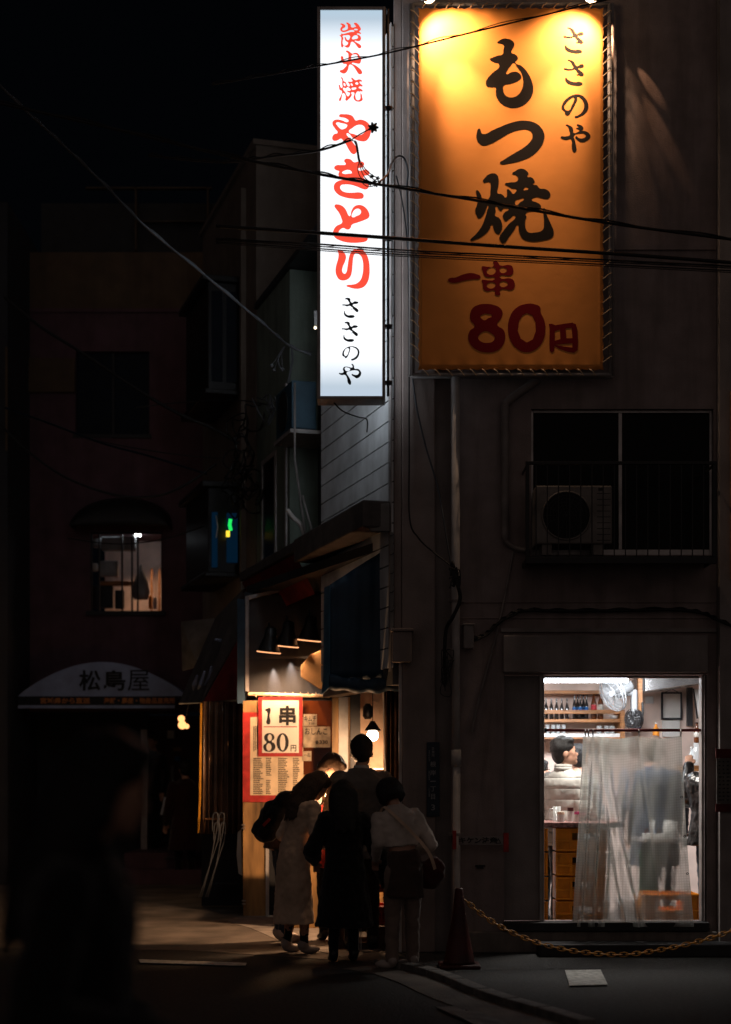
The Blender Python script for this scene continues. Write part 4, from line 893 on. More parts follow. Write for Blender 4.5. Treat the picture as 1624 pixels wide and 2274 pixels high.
for x, m_ in ((1437, 'cone_red'), (1455, 'label_blue'), (1464, 'cone_red')): d = MB(); d.cyl((Xp(x, 1), 1.0, z2 + .03), (Xp(x, 1), 1.0, z2 + .085), .02); d.build('pot', m_, tr_)
crate(1436, 2051, 117, 66, 'crate_yellow', 'wide yellow crate on the floor behind the right half of the curtain', None, .50, dpt=.4)
bn_ = thing('waste_bin', (Xp(1440, 1.3), 1.3, rz0), 'pale green plastic bin on the floor behind the curtain', 'bin')
d = MB(); d.lathe([(.10, 0), (.13, .42), (.135, .43), (.12, .43), (.09, .02)], (Xp(1443, 1.3), 1.3, rz0 + .25), 20); d.build('bin_body', 'green_plastic', bn_, smooth=True)
d = MB(); d.box((Xp(1380, 1.3), 1.1, rz0), (Xp(1480, 1.3), 1.5, rz0 + .248)); single('storage_box', d, 'plastic_grey', 'grey box on the floor carrying the green bin', 'box', bevel=.01)
# curtain rail, rings and vinyl curtain
cr_ = thing('curtain_rail', P(1380, 1621, .02), 'thin dark red rail across the doorway from post to post', 'rail')
d = MB(); d.cyl(P(1207, 1621.5, .06), P(1563, 1621.5, .06), .0125, 12); d.build('rod', 'cone_red' if False else 'awning_red', cr_, smooth=True)
d = MB(); d.cyl(P(1203, 1621.5, .06), P(1214, 1621.5, .06), .019, 12); d.cyl(P(1557, 1621.5, .06), P(1566, 1621.5, .06), .019, 12); d.build('end_cap', 'dark_steel', cr_)
vc = thing('vinyl_curtain', P(1400, 1640, .06), 'clear vinyl curtain with white grid mesh hanging in the lit doorway', 'curtain')
m = bpy.data.materials.new('vinyl'); m.use_nodes = True; nt = m.node_tree; N = nt.nodes; L = nt.links; nt.nodes.clear(); M['vinyl'] = m
out = N.new('ShaderNodeOutputMaterial'); mixs = N.new('ShaderNodeMixShader'); trn = N.new('ShaderNodeBsdfTransparent'); trn.inputs[0].default_value = (.93, .95, .95, 1)
dif = N.new('ShaderNodeBsdfDiffuse'); dif.inputs[0].default_value = (.46, .48, .45, 1); tl_ = N.new('ShaderNodeBsdfTranslucent'); tl_.inputs[0].default_value = (.46, .48, .45, 1)
rf_ = N.new('ShaderNodeBsdfRefraction'); rf_.inputs['Roughness'].default_value = .28; rf_.inputs['IOR'].default_value = 1.13; rf_.inputs[0].default_value = (.86, .88, .87, 1); trm = N.new('ShaderNodeMixShader'); trm.inputs[0].default_value = .72; L.new(trn.outputs[0], trm.inputs[1]); L.new(rf_.outputs[0], trm.inputs[2])
gl = N.new('ShaderNodeBsdfGlossy'); gl.inputs['Roughness'].default_value = .18; gl.inputs[0].default_value = (.9, .9, .9, 1)
m1 = N.new('ShaderNodeMixShader'); m1.inputs[0].default_value = .6; L.new(dif.outputs[0], m1.inputs[1]); L.new(tl_.outputs[0], m1.inputs[2])
m2 = N.new('ShaderNodeMixShader'); m2.inputs[0].default_value = .22; L.new(m1.outputs[0], m2.inputs[1]); L.new(gl.outputs[0], m2.inputs[2])
uv = N.new('ShaderNodeUVMap'); sp = N.new('ShaderNodeSeparateXYZ'); L.new(uv.outputs[0], sp.inputs[0])
def math_(op, a, b=None):
    n_ = N.new('ShaderNodeMath'); n_.operation = op
    for i_, v_ in enumerate((a, b)):
        if v_ is None: continue
        if isinstance(v_, (int, float)): n_.inputs[i_].default_value = v_
        else: L.new(v_, n_.inputs[i_])
    return n_.outputs[0]
gx = math_('LESS_THAN', math_('FRACT', math_('MULTIPLY', sp.outputs[0], 1 / .0215)), .20)
gy = math_('LESS_THAN', math_('FRACT', math_('MULTIPLY', sp.outputs[1], 1 / .0215)), .24)
grid = math_('MAXIMUM', gx, gy)
ns = N.new('ShaderNodeTexNoise'); ns.inputs['Scale'].default_value = 3.2; ns.inputs['Detail'].default_value = 3; L.new(uv.outputs[0], ns.inputs['Vector'])
fog = N.new('ShaderNodeMapRange'); fog.inputs[1].default_value = .42; fog.inputs[2].default_value = .66; fog.inputs[3].default_value = .08; fog.inputs[4].default_value = .38; L.new(ns.outputs['Fac'], fog.inputs[0])
mpv = N.new('ShaderNodeMapping'); mpv.inputs['Scale'].default_value = (4, .6, 1); L.new(uv.outputs[0], mpv.inputs[0]); nv_ = N.new('ShaderNodeTexNoise'); nv_.inputs['Scale'].default_value = 1.3; nv_.inputs['Detail'].default_value = 3; L.new(mpv.outputs[0], nv_.inputs['Vector'])
vr = N.new('ShaderNodeMapRange'); vr.inputs[1].default_value = .45; vr.inputs[2].default_value = .7; vr.inputs[4].default_value = .42; L.new(nv_.outputs['Fac'], vr.inputs[0])
lf = N.new('ShaderNodeMapRange'); lf.inputs[1].default_value = .34; lf.inputs[2].default_value = .0; lf.inputs[4].default_value = .12; L.new(sp.outputs[0], lf.inputs[0])
fac = math_('MINIMUM', math_('ADD', math_('ADD', math_('ADD', fog.outputs[0], lf.outputs[0]), vr.outputs[0]), math_('MULTIPLY', grid, .36)), .93)
lw = N.new('ShaderNodeLayerWeight'); lw.inputs[0].default_value = .35
fac = math_('MINIMUM', math_('ADD', fac, math_('MULTIPLY', lw.outputs['Facing'], .45)), .95)
bpn = N.new('ShaderNodeBump'); bpn.inputs['Strength'].default_value = .5; bpn.inputs['Distance'].default_value = .02; n3 = N.new('ShaderNodeTexNoise'); n3.inputs['Scale'].default_value = 7; L.new(uv.outputs[0], n3.inputs['Vector']); L.new(n3.outputs[0], bpn.inputs['Height']); L.new(bpn.outputs[0], gl.inputs['Normal'])
L.new(fac, mixs.inputs[0]); L.new(trm.outputs[0], mixs.inputs[1]); L.new(m2.outputs[0], mixs.inputs[2]); L.new(mixs.outputs[0], out.inputs[0])
bm = bmesh.new(); uvl = bm.loops.layers.uv.new('UVMap'); nu, nv = 220, 40
def cpt(u, v):
    # u across, v down; folds gathered at the left third, loose on the right
    px = 1297 + (1517 - 1297) * u + v * (-27 + 47 * u) * (v ** .3); py = 1634 + (2056 - 1634) * v
    sag = 0
    for a, b in ((0, .06), (.06, .14), (.14, .55), (.55, .97)):
        if a < u < b: sag = (6 if b - a > .2 else 2) * math.sin(math.pi * (u - a) / (b - a)); break
    py += sag * (1 - v)
    gath = math.exp(-((u - .10) / .16) ** 2)
    y = .06 + (.030 * gath * math.sin(u * 62 + v * 2) + .018 * math.sin(u * 17 + 1.5 * v) + .030 * math.exp(-((u - (.16 + .30 * v)) / .03) ** 2) - .028 * math.exp(-((u - (.20 + .34 * v)) / .03) ** 2) + .006 * math.sin(u * 40 + v * 9) - .02 * math.exp(-((u - .56 - .2 * v) / .02) ** 2) * (1 - v)) * (.4 + .6 * min(1, v * 3))
    return P(px, py, 0), y - .13 * v ** 2 * 1.0
vv = [[None] * (nu + 1) for _ in range(nv + 1)]; ul = [[0] * (nu + 1) for _ in range(nv + 1)]
for j in range(nv + 1):
    for i in range(nu + 1):
        p, y = cpt(i / nu, j / nv); vv[j][i] = bm.verts.new((p.x, y, p.z))
        if i: ul[j][i] = ul[j][i - 1] + math.hypot(vv[j][i].co.x - vv[j][i - 1].co.x, vv[j][i].co.y - vv[j][i - 1].co.y)
for j in range(nv):
    for i in range(nu):
        f = bm.faces.new([vv[j][i], vv[j][i + 1], vv[j + 1][i + 1], vv[j + 1][i]])
        for lp, (a, b) in zip(f.loops, ((i, j), (i + 1, j), (i + 1, j + 1), (i, j + 1))): lp[uvl].uv = (ul[nv // 2][a], b / nv * 1.55)
me = bpy.data.meshes.new('sheet'); bm.to_mesh(me); bm.free(); me.materials.append(m); me.polygons.foreach_set('use_smooth', [True] * len(me.polygons))
o = bpy.data.objects.new('sheet', me); COL.objects.link(o); o.parent = vc; o.matrix_parent_inverse = Matrix.Translation(-vc.location)
for x in (1300, 1307, 1317, 1419, 1512):
    d = MB(); c = P(x, 1628, .05); d.tube([c + Vector((0, .02 * math.cos(a), .028 * math.sin(a))) for a in [2 * math.pi * k / 14 for k in range(15)]], .0035, 5); d.build('ring', 'steel', vc)
for x, y in ((1514, 1770), (1521, 1857), (1527, 1940)):
    d = MB(); c = P(x, y, -.06); d.tube([c + Vector((.008 * math.cos(a), 0, .008 * math.sin(a))) for a in [2 * math.pi * k / 10 for k in range(11)]], .003, 5); d.build('eyelet', 'dark_steel', vc)
# ---------------------------------------------------------------- alley side of the corner building, and the grill shop under it
w = MB(); w.aw(.0, 2.2, 3.47, 3.69, .022, .26); w.aw(2.2, 4.6, 3.58, 3.68, .01, .25)
aw_ = thing('retractable_awning', A(1, 3.5, .1), 'long rolled awning housing running along the alley above the grill shop', 'awning')
w.build('housing', 'awning_grey', aw_, bevel=.012)
w = MB(); a = [P(808, 1124, -.03), P(822, 1119, -.03), P(866, 1117, -.03), P(866, 1180, -.03), P(824, 1180, -.03), P(812, 1160, -.03)]; w.prism(a, (0, .03, 0)); w.build('end_cap', 'cap_grey', aw_, bevel=.008)
w = MB(); w.prism([A(2.3, 3.57, .22), A(4.6, 3.57, .22), A(4.6, 3.2, .03), A(2.3, 3.2, .03)], (0.004, 0, -.01)); w.build('awning_cloth', 'awning_red', aw_)
w = MB(); w.bp(866.5, 1182, 873.5, 1400, -.02, .02); w.build('corner_strip', 'cap_grey', B)
for y in range(1190, 1400, 42): 
    w = MB(); w.tube([P(866, y, -.03), P(872, y - 1, -.035), P(874, y - 4, -.03)], .004, 5); w.build('hook', 'dark_steel', B)
w = MB(); w.box((.40, T_ + .01, 0), (.50, 3.6, 3.3)); w.build('shop_side_wall', 'dark_wall', B)
w = MB(); w.prism([Vector((WX + .02, .06, 3.34)), Vector((.5, .06, 3.34)), Vector((.5, 3.6, 3.34)), Vector((Xp(545, 3.4), 3.6, 3.34))], (0, 0, .08)); w.build('shop_ceiling', 'board_black', B)
w = MB(); w.box((Xp(543, 3.46), 3.46, 0), (.5, 3.56, 3.34)); w.build('shop_back_wall', 'dark_wall', B)
# board with lamps
bb = thing('black_signboard', P(630, 1430, 3.4), 'black signboard in a pale frame lit by three small spotlights', 'sign')
w = MB(); w.bp(553, 1322, 735, 1540, 3.38, 3.45); w.build('board', 'board_black', bb)
w = MB(); w.bp(545, 1324, 552.5, 1535, 3.32, 3.45); w.prism([P(545, 1324, 3.32), P(552.5, 1331, 3.32), P(630, 1310, 3.32), P(630, 1305, 3.32)], (0, .12, 0)); w.build('frame', 'alu_dull', bb)
w = MB(); w.bp(527, 1330, 544, 1562, 3.34, 3.46); w.build('blue_side', 'awning_blue', bb)
w = MB(); w.bp(553, 1457, 700, 1462, 3.25, 3.29); w.build('lamp_rail', 'dark_steel', bb)
w = MB(); w.tube(smoothpath([P(552, 1541, 3.355), P(620, 1543, 3.355), P(732, 1546, 3.355)]), .018, 8)
for x in range(565, 730, 17): w.tube([P(x, 1537, 3.335), P(x + 5, 1549, 3.335)], .005, 4)
w.build('lower_pipe', 'rope', bb)
def spot(name, loc, tgt, power, ang, col, parent, blend=.6, rad=.015):
    ld = bpy.data.lights.new(name, 'SPOT'); ld.energy = power; ld.color = col; ld.spot_size = R(ang); ld.spot_blend = blend; ld.shadow_soft_size = rad
    lo = bpy.data.objects.new(name, ld); COL.objects.link(lo); lo.location = loc; lo.rotation_euler = (Vector(tgt) - Vector(loc)).to_track_quat('-Z', 'Y').to_euler()
    if parent: lo.parent = parent; lo.matrix_parent_inverse = Matrix.Translation(-parent.location)
    return lo
def point(name, loc, power, col, parent, rad=.03):
    ld = bpy.data.lights.new(name, 'POINT'); ld.energy = power; ld.color = col; ld.shadow_soft_size = rad
    lo = bpy.data.objects.new(name, ld); COL.objects.link(lo); lo.location = loc
    if parent: lo.parent = parent; lo.matrix_parent_inverse = Matrix.Translation(-parent.location)
    return lo
for (x, y, Yl, ordn, pw) in ((597, 1449, 2.88, 'lowest and leftmost', 30), (637, 1436, 2.93, 'middle', 24), (687, 1423, 2.98, 'highest and rightmost', 18)):
    c = P(x, y, Yl); o = thing('spotlight', c, ordn + ' black spotlight over the menu posters', 'lamp', 'black spotlights over the menu posters')
    q = (Vector((.1, -.10, 1))).normalized().to_track_quat('Z', 'Y').to_matrix()
    w = MB(); w.lathe([(.118, 0), (.110, .03), (.062, .15), (.055, .24), (.02, .26)], c, 24, q); w.build('lamp_shade', 'lamp_black', o, smooth=True)
    w = MB(); w.lathe([(.118, -.004), (.122, 0), (.122, .006), (.116, .008)], c, 28, q); w.build('rim', 'rim_glow', o)  # rim emits by itself, in place of bulb light caught on its edge
    w = MB(); w.lathe([(.112, .002), (.104, .03), (.058, .14)], c, 24, q); w.build('shade_lining', 'paper_white', o, smooth=True)
    w = MB(); w.ball(c + Vector((0, 0, .045)), .03); w.build('bulb', 'bulb_warm', o)
    w = MB(); w.tube(smoothpath([c + Vector((0, 0, .24)), c + Vector((0, .02, .3)), Vector((c.x, 3.3, c.z + .12))]), .01, 6); w.build('lamp_arm', 'lamp_black', o)
    spot('lamp_light', c + Vector((0, 0, -.0)), P(x + 6, 1720, 3.2), pw * 9, 122, (1, .58, .32), o, .8)
    spot('lamp_light', Vector((c.x + .01, 3.335, c.z - .02)), Vector((c.x + .04, 3.376, c.z - .45)), pw * 2.2, 36, (1, .82, .70), o, 1, .004)  # extra spot close to the board, added for the streak below the lamp
hd = thing('duct_box', P(694, 1485, 3.1), 'orange lit angular duct box beside the black signboard', 'duct')
w = MB(); w.prism([P(668, 1478, 3.0), P(690, 1453, 3.0), P(722, 1440, 3.0), P(722, 1532, 3.0), P(708, 1530, 3.0), P(668, 1503, 3.0)], (.05, .34, 0)); w.build('duct_body', 'duct_orange', hd, bevel=.008)
# tarp
tp = thing('blue_tarp', P(790, 1380, .4), 'dark blue tarpaulin hung over the grill shop front', 'tarp')
w = MB(); nn = 24
rows = []
for j in range(13):
    v = j / 12; y = 1232 + (1512 - 1232) * v; row = []
    for i in range(nn + 1):
        u = i / nn; x = 733 + (868 - 733) * u; top = 1298 - (1298 - 1212) * u
        yy = top + (1508 - top) * v
        q = P(x, yy, .30); row.append(w.bm.verts.new((q.x, .30 + .012 * math.sin(u * 9 + v * 3) + .006 * math.sin(u * 27), q.z)))
    rows.append(row)
for j in range(12):
    for i in range(nn): w.bm.faces.new([rows[j][i], rows[j][i + 1], rows[j + 1][i + 1], rows[j + 1][i]])
o = w.build('sheet', 'tarp_blue', tp, smooth=True, flip=False); sm = o.modifiers.new('t', 'SOLIDIFY'); sm.thickness = .006
w = MB(); ra = []
for i in range(26):
    u = i / 25; x = 731 + (905 - 731) * u; yy = 1506 + 9 * math.sin(u * math.pi) ; c = P(x, yy, .24)
    ra.append([c + Vector((0, .05 * math.cos(a) + .01 * math.sin(u * 30), .062 * math.sin(a) * (1 + .15 * math.sin(u * 23)) - .03)) for a in [2 * math.pi * k / 10 for k in range(10)]])
w.rings(ra); w.build('rolled_hem', 'tarp_blue', tp, smooth=True)
w = MB(); w.prism([P(733, 1299, .29), P(720, 1305, .5), P(718, 1500, .5), P(714, 1543, .5), P(732, 1526, .29)], (.004, .004, 0)); w.build('side_flap', 'tarp_blue_lit', tp)
# menu posters and panels
pp = thing('plywood_partition', P(570, 1800, 3.3), 'worn plywood partition at the left edge of the grill shop', 'partition')
w = MB(); w.bp(540, 1556, 590, 2036, 3.28, 3.32); w.build('panel', 'plywood', pp, bevel=.003)
w = MB(); w.bp(590.5, 1877, 597, 2037, 3.25, 3.32); w.build('edge_strip', 'white_pipe', pp)
w = MB()
for y in (1831, 1838, 1999, 2006): w.bp(537, y, 545, y + 3, 3.25, 3.279)
w.build('hinge', 'steel', pp)
w = MB(); w.bp(541, 1556, 737, 1862, 3.33, 3.37); w.build('upper_panel', 'plywood', pp)
w = MB(); w.bp(598, 1862.5, 760, 2040, 3.40, 3.44); w.build('lower_panel', 'dark_wall', pp)
YP = 3.27
mn = thing('menu_poster', P(606, 1690, YP), 'large cream menu sheet with red tape border and rows of small print', 'poster')
w = MB(); w.bp(556, 1592, 674, 1766, YP - .003, YP); w.build('sheet', 'paper_menu', mn)
w = MB(); w.bp(539.5, 1582, 556, 1781, YP - .005, YP); w.bp(556, 1766, 674, 1781, YP - .005, YP); w.bp(556, 1582, 585, 1592, YP - .005, YP); w.build('red_border', 'tape_red', mn)
rr = random.Random(5)
w = MB()
for cx0, cwid in ((563, 18), (591, 10), (618, 20), (651, 12)):
    for i in range(20):
        y = 1683 + i * 4.1
        if cx0 == 591 and i in (10, 11): continue
        x = cx0; xe = cx0 + cwid * rr.uniform(.7, 1.15)
        while x < xe:
            ww = rr.uniform(1.4, 2.8); w.bp(x, y, x + ww, y + 2.4, YP - .0055, YP - .0035); x += ww + .7
for x in (563, 566.5, 570.5):
    y = 1612
    while y < 1612 + rr.uniform(40, 58): h_ = rr.uniform(1.5, 3); w.bp(x, y, x + 2.3, y + h_, YP - .0055, YP - .0035); y += h_ + .9
w.build('print', 'ink', mn)
ps = thing('price_poster', P(623, 1613, YP - .02), 'white poster with red border reading 1 串 80円', 'poster')
w = MB(); w.bp(582.5, 1555, 664, 1672, YP - .025, YP - .020); w.build('sheet', 'paper_cream', ps)
w = MB()
for a in ((574, 1548, 672, 1555), (574, 1672, 672, 1680), (574, 1555, 582.5, 1672), (664, 1555, 672, 1672)): w.bp(*a, YP - .027, YP - .020)
w.bp(586, 1613, 660, 1615, YP - .0265, YP - .0255); w.build('red_border', 'tape_red', ps)
s = S(YP - .03)
text_mesh([('串', TX(638.6, 1589, YP - .027), 44 / s, 37 / s, .035), ('円', TX(652, 1661.5, YP - .027), 14.5 / s, 12.5 / s, .02)], 'ink', 'lettering', ps)
def ell_(cx, cy, rx, ry, n=14): return [(cx + rx * math.cos(2 * math.pi * k / n), cy + ry * math.sin(2 * math.pi * k / n)) for k in range(n)]
eight = [(598, 1628), (604, 1629), (609, 1634), (609, 1641), (604, 1646.5), (609.5, 1651), (612, 1658), (609, 1665.5), (603, 1669), (597, 1669.5), (590, 1668), (585.5, 1662), (585.5, 1655), (592, 1648.5), (588, 1643), (587, 1636), (591, 1630)]
outline('lettering', [eight, ell_(599.5, 1638, 4.6, 7.2), ell_(597.5, 1659, 5.6, 8.3), ell_(628, 1648.7, 13.5, 20.6), ell_(628, 1648.7, 6.0, 17.6)], 'ink', YP - .0272, ps, .002)
outline('numeral', [[(589, 1577), (595, 1573), (599.5, 1572), (599, 1590), (600.5, 1605), (597, 1609), (592, 1606), (593.5, 1595), (593, 1580)]], 'ink', YP - .027, ps, .002)
def paper(px0, py0, px1, py1, Y, label, texts, m='paper_aged', nm='paper_notice', tilt=0):
    o = thing(nm, P((px0 + px1) / 2, (py0 + py1) / 2, Y), label, 'notice'); w = MB(); w.bp(px0, py0, px1, py1, Y - .003, Y); w.build('sheet', m, o)
    if texts: text_mesh([(t, TX(x, y, Y - .005), h / S(Y), wd / S(Y), .01) for t, x, y, h, wd in texts], 'ink', 'lettering', o)
    return o
w = MB(); w.bp(673, 1556, 737, 1720, 3.315, 3.329); w.build('dark_window', 'bottle_amber', pp)
paper(674, 1586, 704, 1612, 3.25, 'small handwritten paper reading キムチ beside the price poster', [('キムチ', 689, 1596, 13, 27), ('330', 692, 1607, 5, 12)])
paper(674, 1613.5, 734, 1660, 3.24, 'handwritten paper reading おしんこ 330 right of the price poster', [('おしんこ', 702, 1624, 15, 50), ('330', 719, 1648, 8, 18), ('@', 704, 1648, 7, 7)])
paper(672, 1668, 692, 1690, 3.25, 'small cream slip below the おしんこ paper', [('一品', 682, 1677, 8, 14)])
# shop front behind the standing man
w = MB(); w.bp(738, 1548, 752, 2040, 2.6, 2.7); w.bp(774, 1548, 778, 2040, 2.6, 2.7); sf = w.build('shop_post', 'plywood', B)
w = MB(); w.bp(752.5, 1548, 773.5, 2040, 2.62, 2.66); w.build('shop_panel', 'plastic_grey', B)
w = MB(); w.bp(778.5, 1535, 800, 2040, 2.55, 2.65); w.build('shop_post', 'board_black', B)
w = MB(); w.bp(800.5, 1535, 905, 2040, 2.9, 2.95); w.build('shop_panel', 'coat_beige', B)
w = MB(); w.bp(812, 1706, 866, 1709, 2.5, 2.89); w.build('shop_shelf', 'alu', B)
paper(806, 1640, 822, 1700, 2.89, 'narrow strip of paper on the wall behind the round bulb', [('焼', 814, 1655, 10, 10), ('酎', 814, 1670, 10, 10)])
w = MB(); w.lathe([(.03, 0), (.05, .03), (.045, .12), (.02, .15)], P(817, 1597, 2.4), 14); single('hanging_pot', w, 'dark_steel', 'dark pot hanging above the round bulb in the shop', 'pot', smooth=True)
bu = thing('round_bulb', P(828, 1633, 1.4), 'bright round bulb hanging beside the standing man\'s head', 'lamp')
w = MB(); w.ball(P(828, 1633, 1.4), .052, u=20, v=14); w.build('bulb', 'bulb_white', bu, smooth=True)
w = MB(); w.cyl(P(828, 1633, 1.4) + Vector((0, 0, .05)), P(828, 1633, 1.4) + Vector((0, 0, .10)), .022); w.tube([P(828, 1633, 1.4) + Vector((0, 0, .1)), P(828, 1500, 1.4)], .004, 5); w.build('socket', 'dark_steel', bu)
spot('bulb_light', P(828, 1637, 1.35) + Vector((0, 0, -.06)), P(828, 1637, 1.35) + Vector((-.50, .55, -1)), 235, 158, (1, .57, .30), bu, .5, .05)
w = MB(); w.lathe([(.02, .13), (.03, .11), (.075, .045), (.078, .043)], P(828, 1633, 1.4), 20); w.build('lamp_shade', 'lamp_black', bu)
def drape(name, x0, x1, y0, y1, Y, n, amp, fr, m, parent, flare=0, ph=0):
    w = MB(); rows = []
    for j in range(9):
        v = j / 8; row = []
        for i in range(n + 1):
            u = i / n; x = x0 + (x1 - x0) * u + flare * (u - .5) * v; q = P(x, y0 + (y1 - y0) * v, Y)
            row.append(w.bm.verts.new((q.x, Y + amp * math.sin(u * fr + ph + v * 1.3) + amp * .4 * math.sin(u * fr * 2.3 + v * 2), q.z)))
        rows.append(row)
    for j in range(8):
        for i in range(n): w.bm.faces.new([rows[j][i], rows[j][i + 1], rows[j + 1][i + 1], rows[j + 1][i]])
    o = w.build(name, m, parent, smooth=True, flip=False); s_ = o.modifiers.new('t', 'SOLIDIFY'); s_.thickness = .004; return o
dc = thing('side_curtain', P(880, 1700, .9), 'brown vinyl curtain gathered between the round bulb and the corner pier', 'curtain')
drape('sheet', 852, 904, 1530, 2060, .80, 50, .03, 34, 'vinyl_brown', dc)
w = MB(); w.tube([P(852, 1530, .76), P(854, 1650, .76), P(858, 1760, .76), P(861, 1900, .76)], .008, 6); w.build('bright_edge', 'white_pipe', dc)
w = MB(); w.bp(905, 1530, 912, 2090, .05, .2) if False else w.box((Xp(886), .0, 0), (Xp(892.5), .06, Zp(1472))); w.build('pier_edge', 'white_pipe', B)
# counter, and an added lamp hidden between the customers to light them
ct = thing('grill_counter', P(720, 1880, 2.3), 'grill counter of the shop hidden behind the customers', 'counter')
w = MB(); w.box((Xp(640, 2.2), 2.0, 0), (.4, 2.5, .95)); w.build('counter_body', 'plywood', ct, bevel=.01)
gl_ = thing('face_fill_lamp', P(712, 1745, 1.6), 'added warm fill lamp hidden among the customers to light their faces', 'lamp')
cpos = P(731, 1768, .62); w = MB(); w.ball(cpos + Vector((0, .05, 0)), .035); w.build('bulb', 'bulb_warm', gl_); w = MB(); w.tube([cpos + Vector((0, .05, .03)), cpos + Vector((0, .3, .2)), Vector((cpos.x, 2.0, .9))], .008, 5); w.build('lamp_arm', 'dark_steel', gl_)
point('lamp_light', cpos, 26, (1, .55, .27), gl_, .05)
# crates in front of the shop
kc = crate(798, 2052, 78, 88, 'crate_red', 'red beer crate with yellow panel between the black coat and the brown trousers', None, .35, dpt=.36)
w = MB(); w.bp(812, 1994, 832, 2018, .320, .334); w.build('side_panel', 'chain_yellow', kc)
text_mesh([('KIRIN', TX(836, 2034, .334), 13 / S(.33), 60 / S(.33), .02)], 'ink_crimson', 'lettering', kc)
crate(752, 2122, 105, 66, 'crate_brown', 'dark brown crate standing on the ground under the red beer crate', None, .2, dpt=.42)

# ---------------------------------------------------------------- building beyond the siding: dark recess, green sheet wall
GB = thing('green_walled_house', A(3.6, 0, -.5), 'narrow house with green grey sheet wall in the alley behind the white sign', 'building')
w = MB(); w.aw(2.14, 3.35, 3.36, 6.65, -2.2, -.30); w.build('recessed_wall', 'dark_wall', GB)
w = MB(); w.aw(3.36, 4.82, 3.3, 6.65, -2.2, 0); w.build('sheet_wall', 'green_sheet', GB)
w = MB(); w.aw(2.13, 4.83, 6.66, 6.72, -2.2, .03); w.build('roof_edge', 'board_black', GB)
w = MB(); w.aw(3.45, 3.50, 3.4, 5.5, .001, .02); w.aw(3.9, 3.95, 3.8, 4.9, .001, .02); w.aw(4.5, 4.55, 3.8, 4.9, .001, .02); w.aw(3.95, 4.5, 4.85, 4.9, .001, .02); w.build('window_frame', 'alu_dull', GB)
w = MB(); w.aw(3.95, 4.5, 3.8, 4.85, .001, .008); w.build('window_pane', 'glass_dark', GB)
w = MB(); w.aw(2.7, 2.76, 3.7, 6.0, -.29, -.23); w.build('drain_pipe', 'plastic_grey', GB)
w = MB(); w.aw(3.6, 4.85, 0, 3.29, -1.8, 0); w.build('ground_floor_wall', 'dark_wall', GB)
ab = thing('alley_air_conditioner', A(3, 5, 0), 'blue outdoor air conditioner on brackets beside the white sign', 'air conditioner')
w = MB(); z0_, z1_ = AZ(952, 2.7), AZ(846, 2.7); w.aw(2.7, 3.33, z0_, z1_, -.10, .15); w.build('casing', 'ac_blue', ab, bevel=.01)
w = MB(); c = A(3.03, (z0_ + z1_) / 2, .152); rg = [c + WD * (.2 * math.cos(a)) + Vector((0, 0, .2 * math.sin(a))) for a in [2 * math.pi * k / 28 for k in range(28)]]; w.prism(rg, WN * .01); w.build('fan_opening', 'black_gap', ab)
w = MB(); w.aw(2.68, 3.35, z0_ - .05, z0_ - .012, -.28, .17); w.build('bracket', 'alu_dull', ab)
# tall pale block behind
TB = thing('tall_block', (-.2, 6, 0), 'tall flat roofed brown grey block rising behind the alley houses', 'building')
Yt = 4.86; zt_ = AZ(322, Yt)
w = MB(); w.aw(Yt, 7.9, 0, zt_, -3.2, 0); w.build('wall', 'brown_box', TB)
w = MB(); w.aw(Yt - .03, 7.93, zt_, zt_ + .06, -3.2, .04); w.build('roof_edge', 'brown_box', TB)
w = MB(); w.aw(Yt + .5, Yt + .58, 3, zt_ - .3, .001, .06); w.build('drain_pipe', 'brown_box', TB)
def bay(z0, z1, label, panes):
    o = thing('bay_window', A(6.2, z0, .2), label, 'bay window')
    w = MB(); w.aw(5.72, 7.1, z0, z1, .0, .37); w.aw(5.66, 7.2, z0 - .06, z0 - .002, .0, .42); w.aw(5.66, 7.2, z1 + .002, z1 + .07, 0, .45); w.build('bay_frame', 'iron_black', o, bevel=.01)
    for (a, b, zz0, zz1, m_) in panes: 
        w = MB(); p0 = A(5.712, zz0, a); p1 = A(5.712, zz1, b); w.box((min(p0.x, p1.x), 5.66 if False else p0.y - .03, zz0), (max(p0.x, p1.x), p0.y - .012, zz1)); w.build('window_pane', m_, o)
    return o
bay(AZ(868, 5.7), AZ(630, 5.7), 'upper dark bay window boxed out from the tall block', [(.02, .16, AZ(850, 5.7), AZ(650, 5.7), 'navy_glass'), (.20, .34, AZ(850, 5.7), AZ(650, 5.7), 'navy_glass')])
b2 = bay(AZ(1272, 5.7), AZ(1085, 5.7), 'lower bay window with blue panes and a green light reflected in it', [(.02, .16, AZ(1250, 5.7), AZ(1140, 5.7), 'room_blue'), (.26, .33, AZ(1262, 5.7), AZ(1140, 5.7), 'room_blue')])
pb = A(5.68, 0, .11)
w = MB(); w.tube([Vector((pb.x, pb.y - .04, AZ(1155, 5.68))), Vector((pb.x - .01, pb.y - .04, AZ(1168, 5.68))), Vector((pb.x + .005, pb.y - .04, AZ(1180, 5.68)))], .022, 6); w.build('green_reflection', 'glint_green', b2)  # glowing tube stands in for green light reflected in the glass
w = MB(); w.tube([Vector((pb.x - .03, pb.y - .04, AZ(1181, 5.68))), Vector((pb.x - .03, pb.y - .04, AZ(1194, 5.68)))], .024, 6); w.build('yellow_light', 'neon_yellow', b2)
pl = A(5.6, 0, .30); w = MB(); w.tube([Vector((pl.x, pl.y - .02, AZ(1150, 5.68))), Vector((pl.x + .02, pl.y - .02, AZ(1175, 5.68))), Vector((pl.x, pl.y - .02, AZ(1200, 5.68)))], .008, 6); w.build('lamp_reflection' if False else 'white_reflection', 'far_lamp' if False else 'paper_white', b2)  # pale tube painted in for a lamp's reflection in the pane
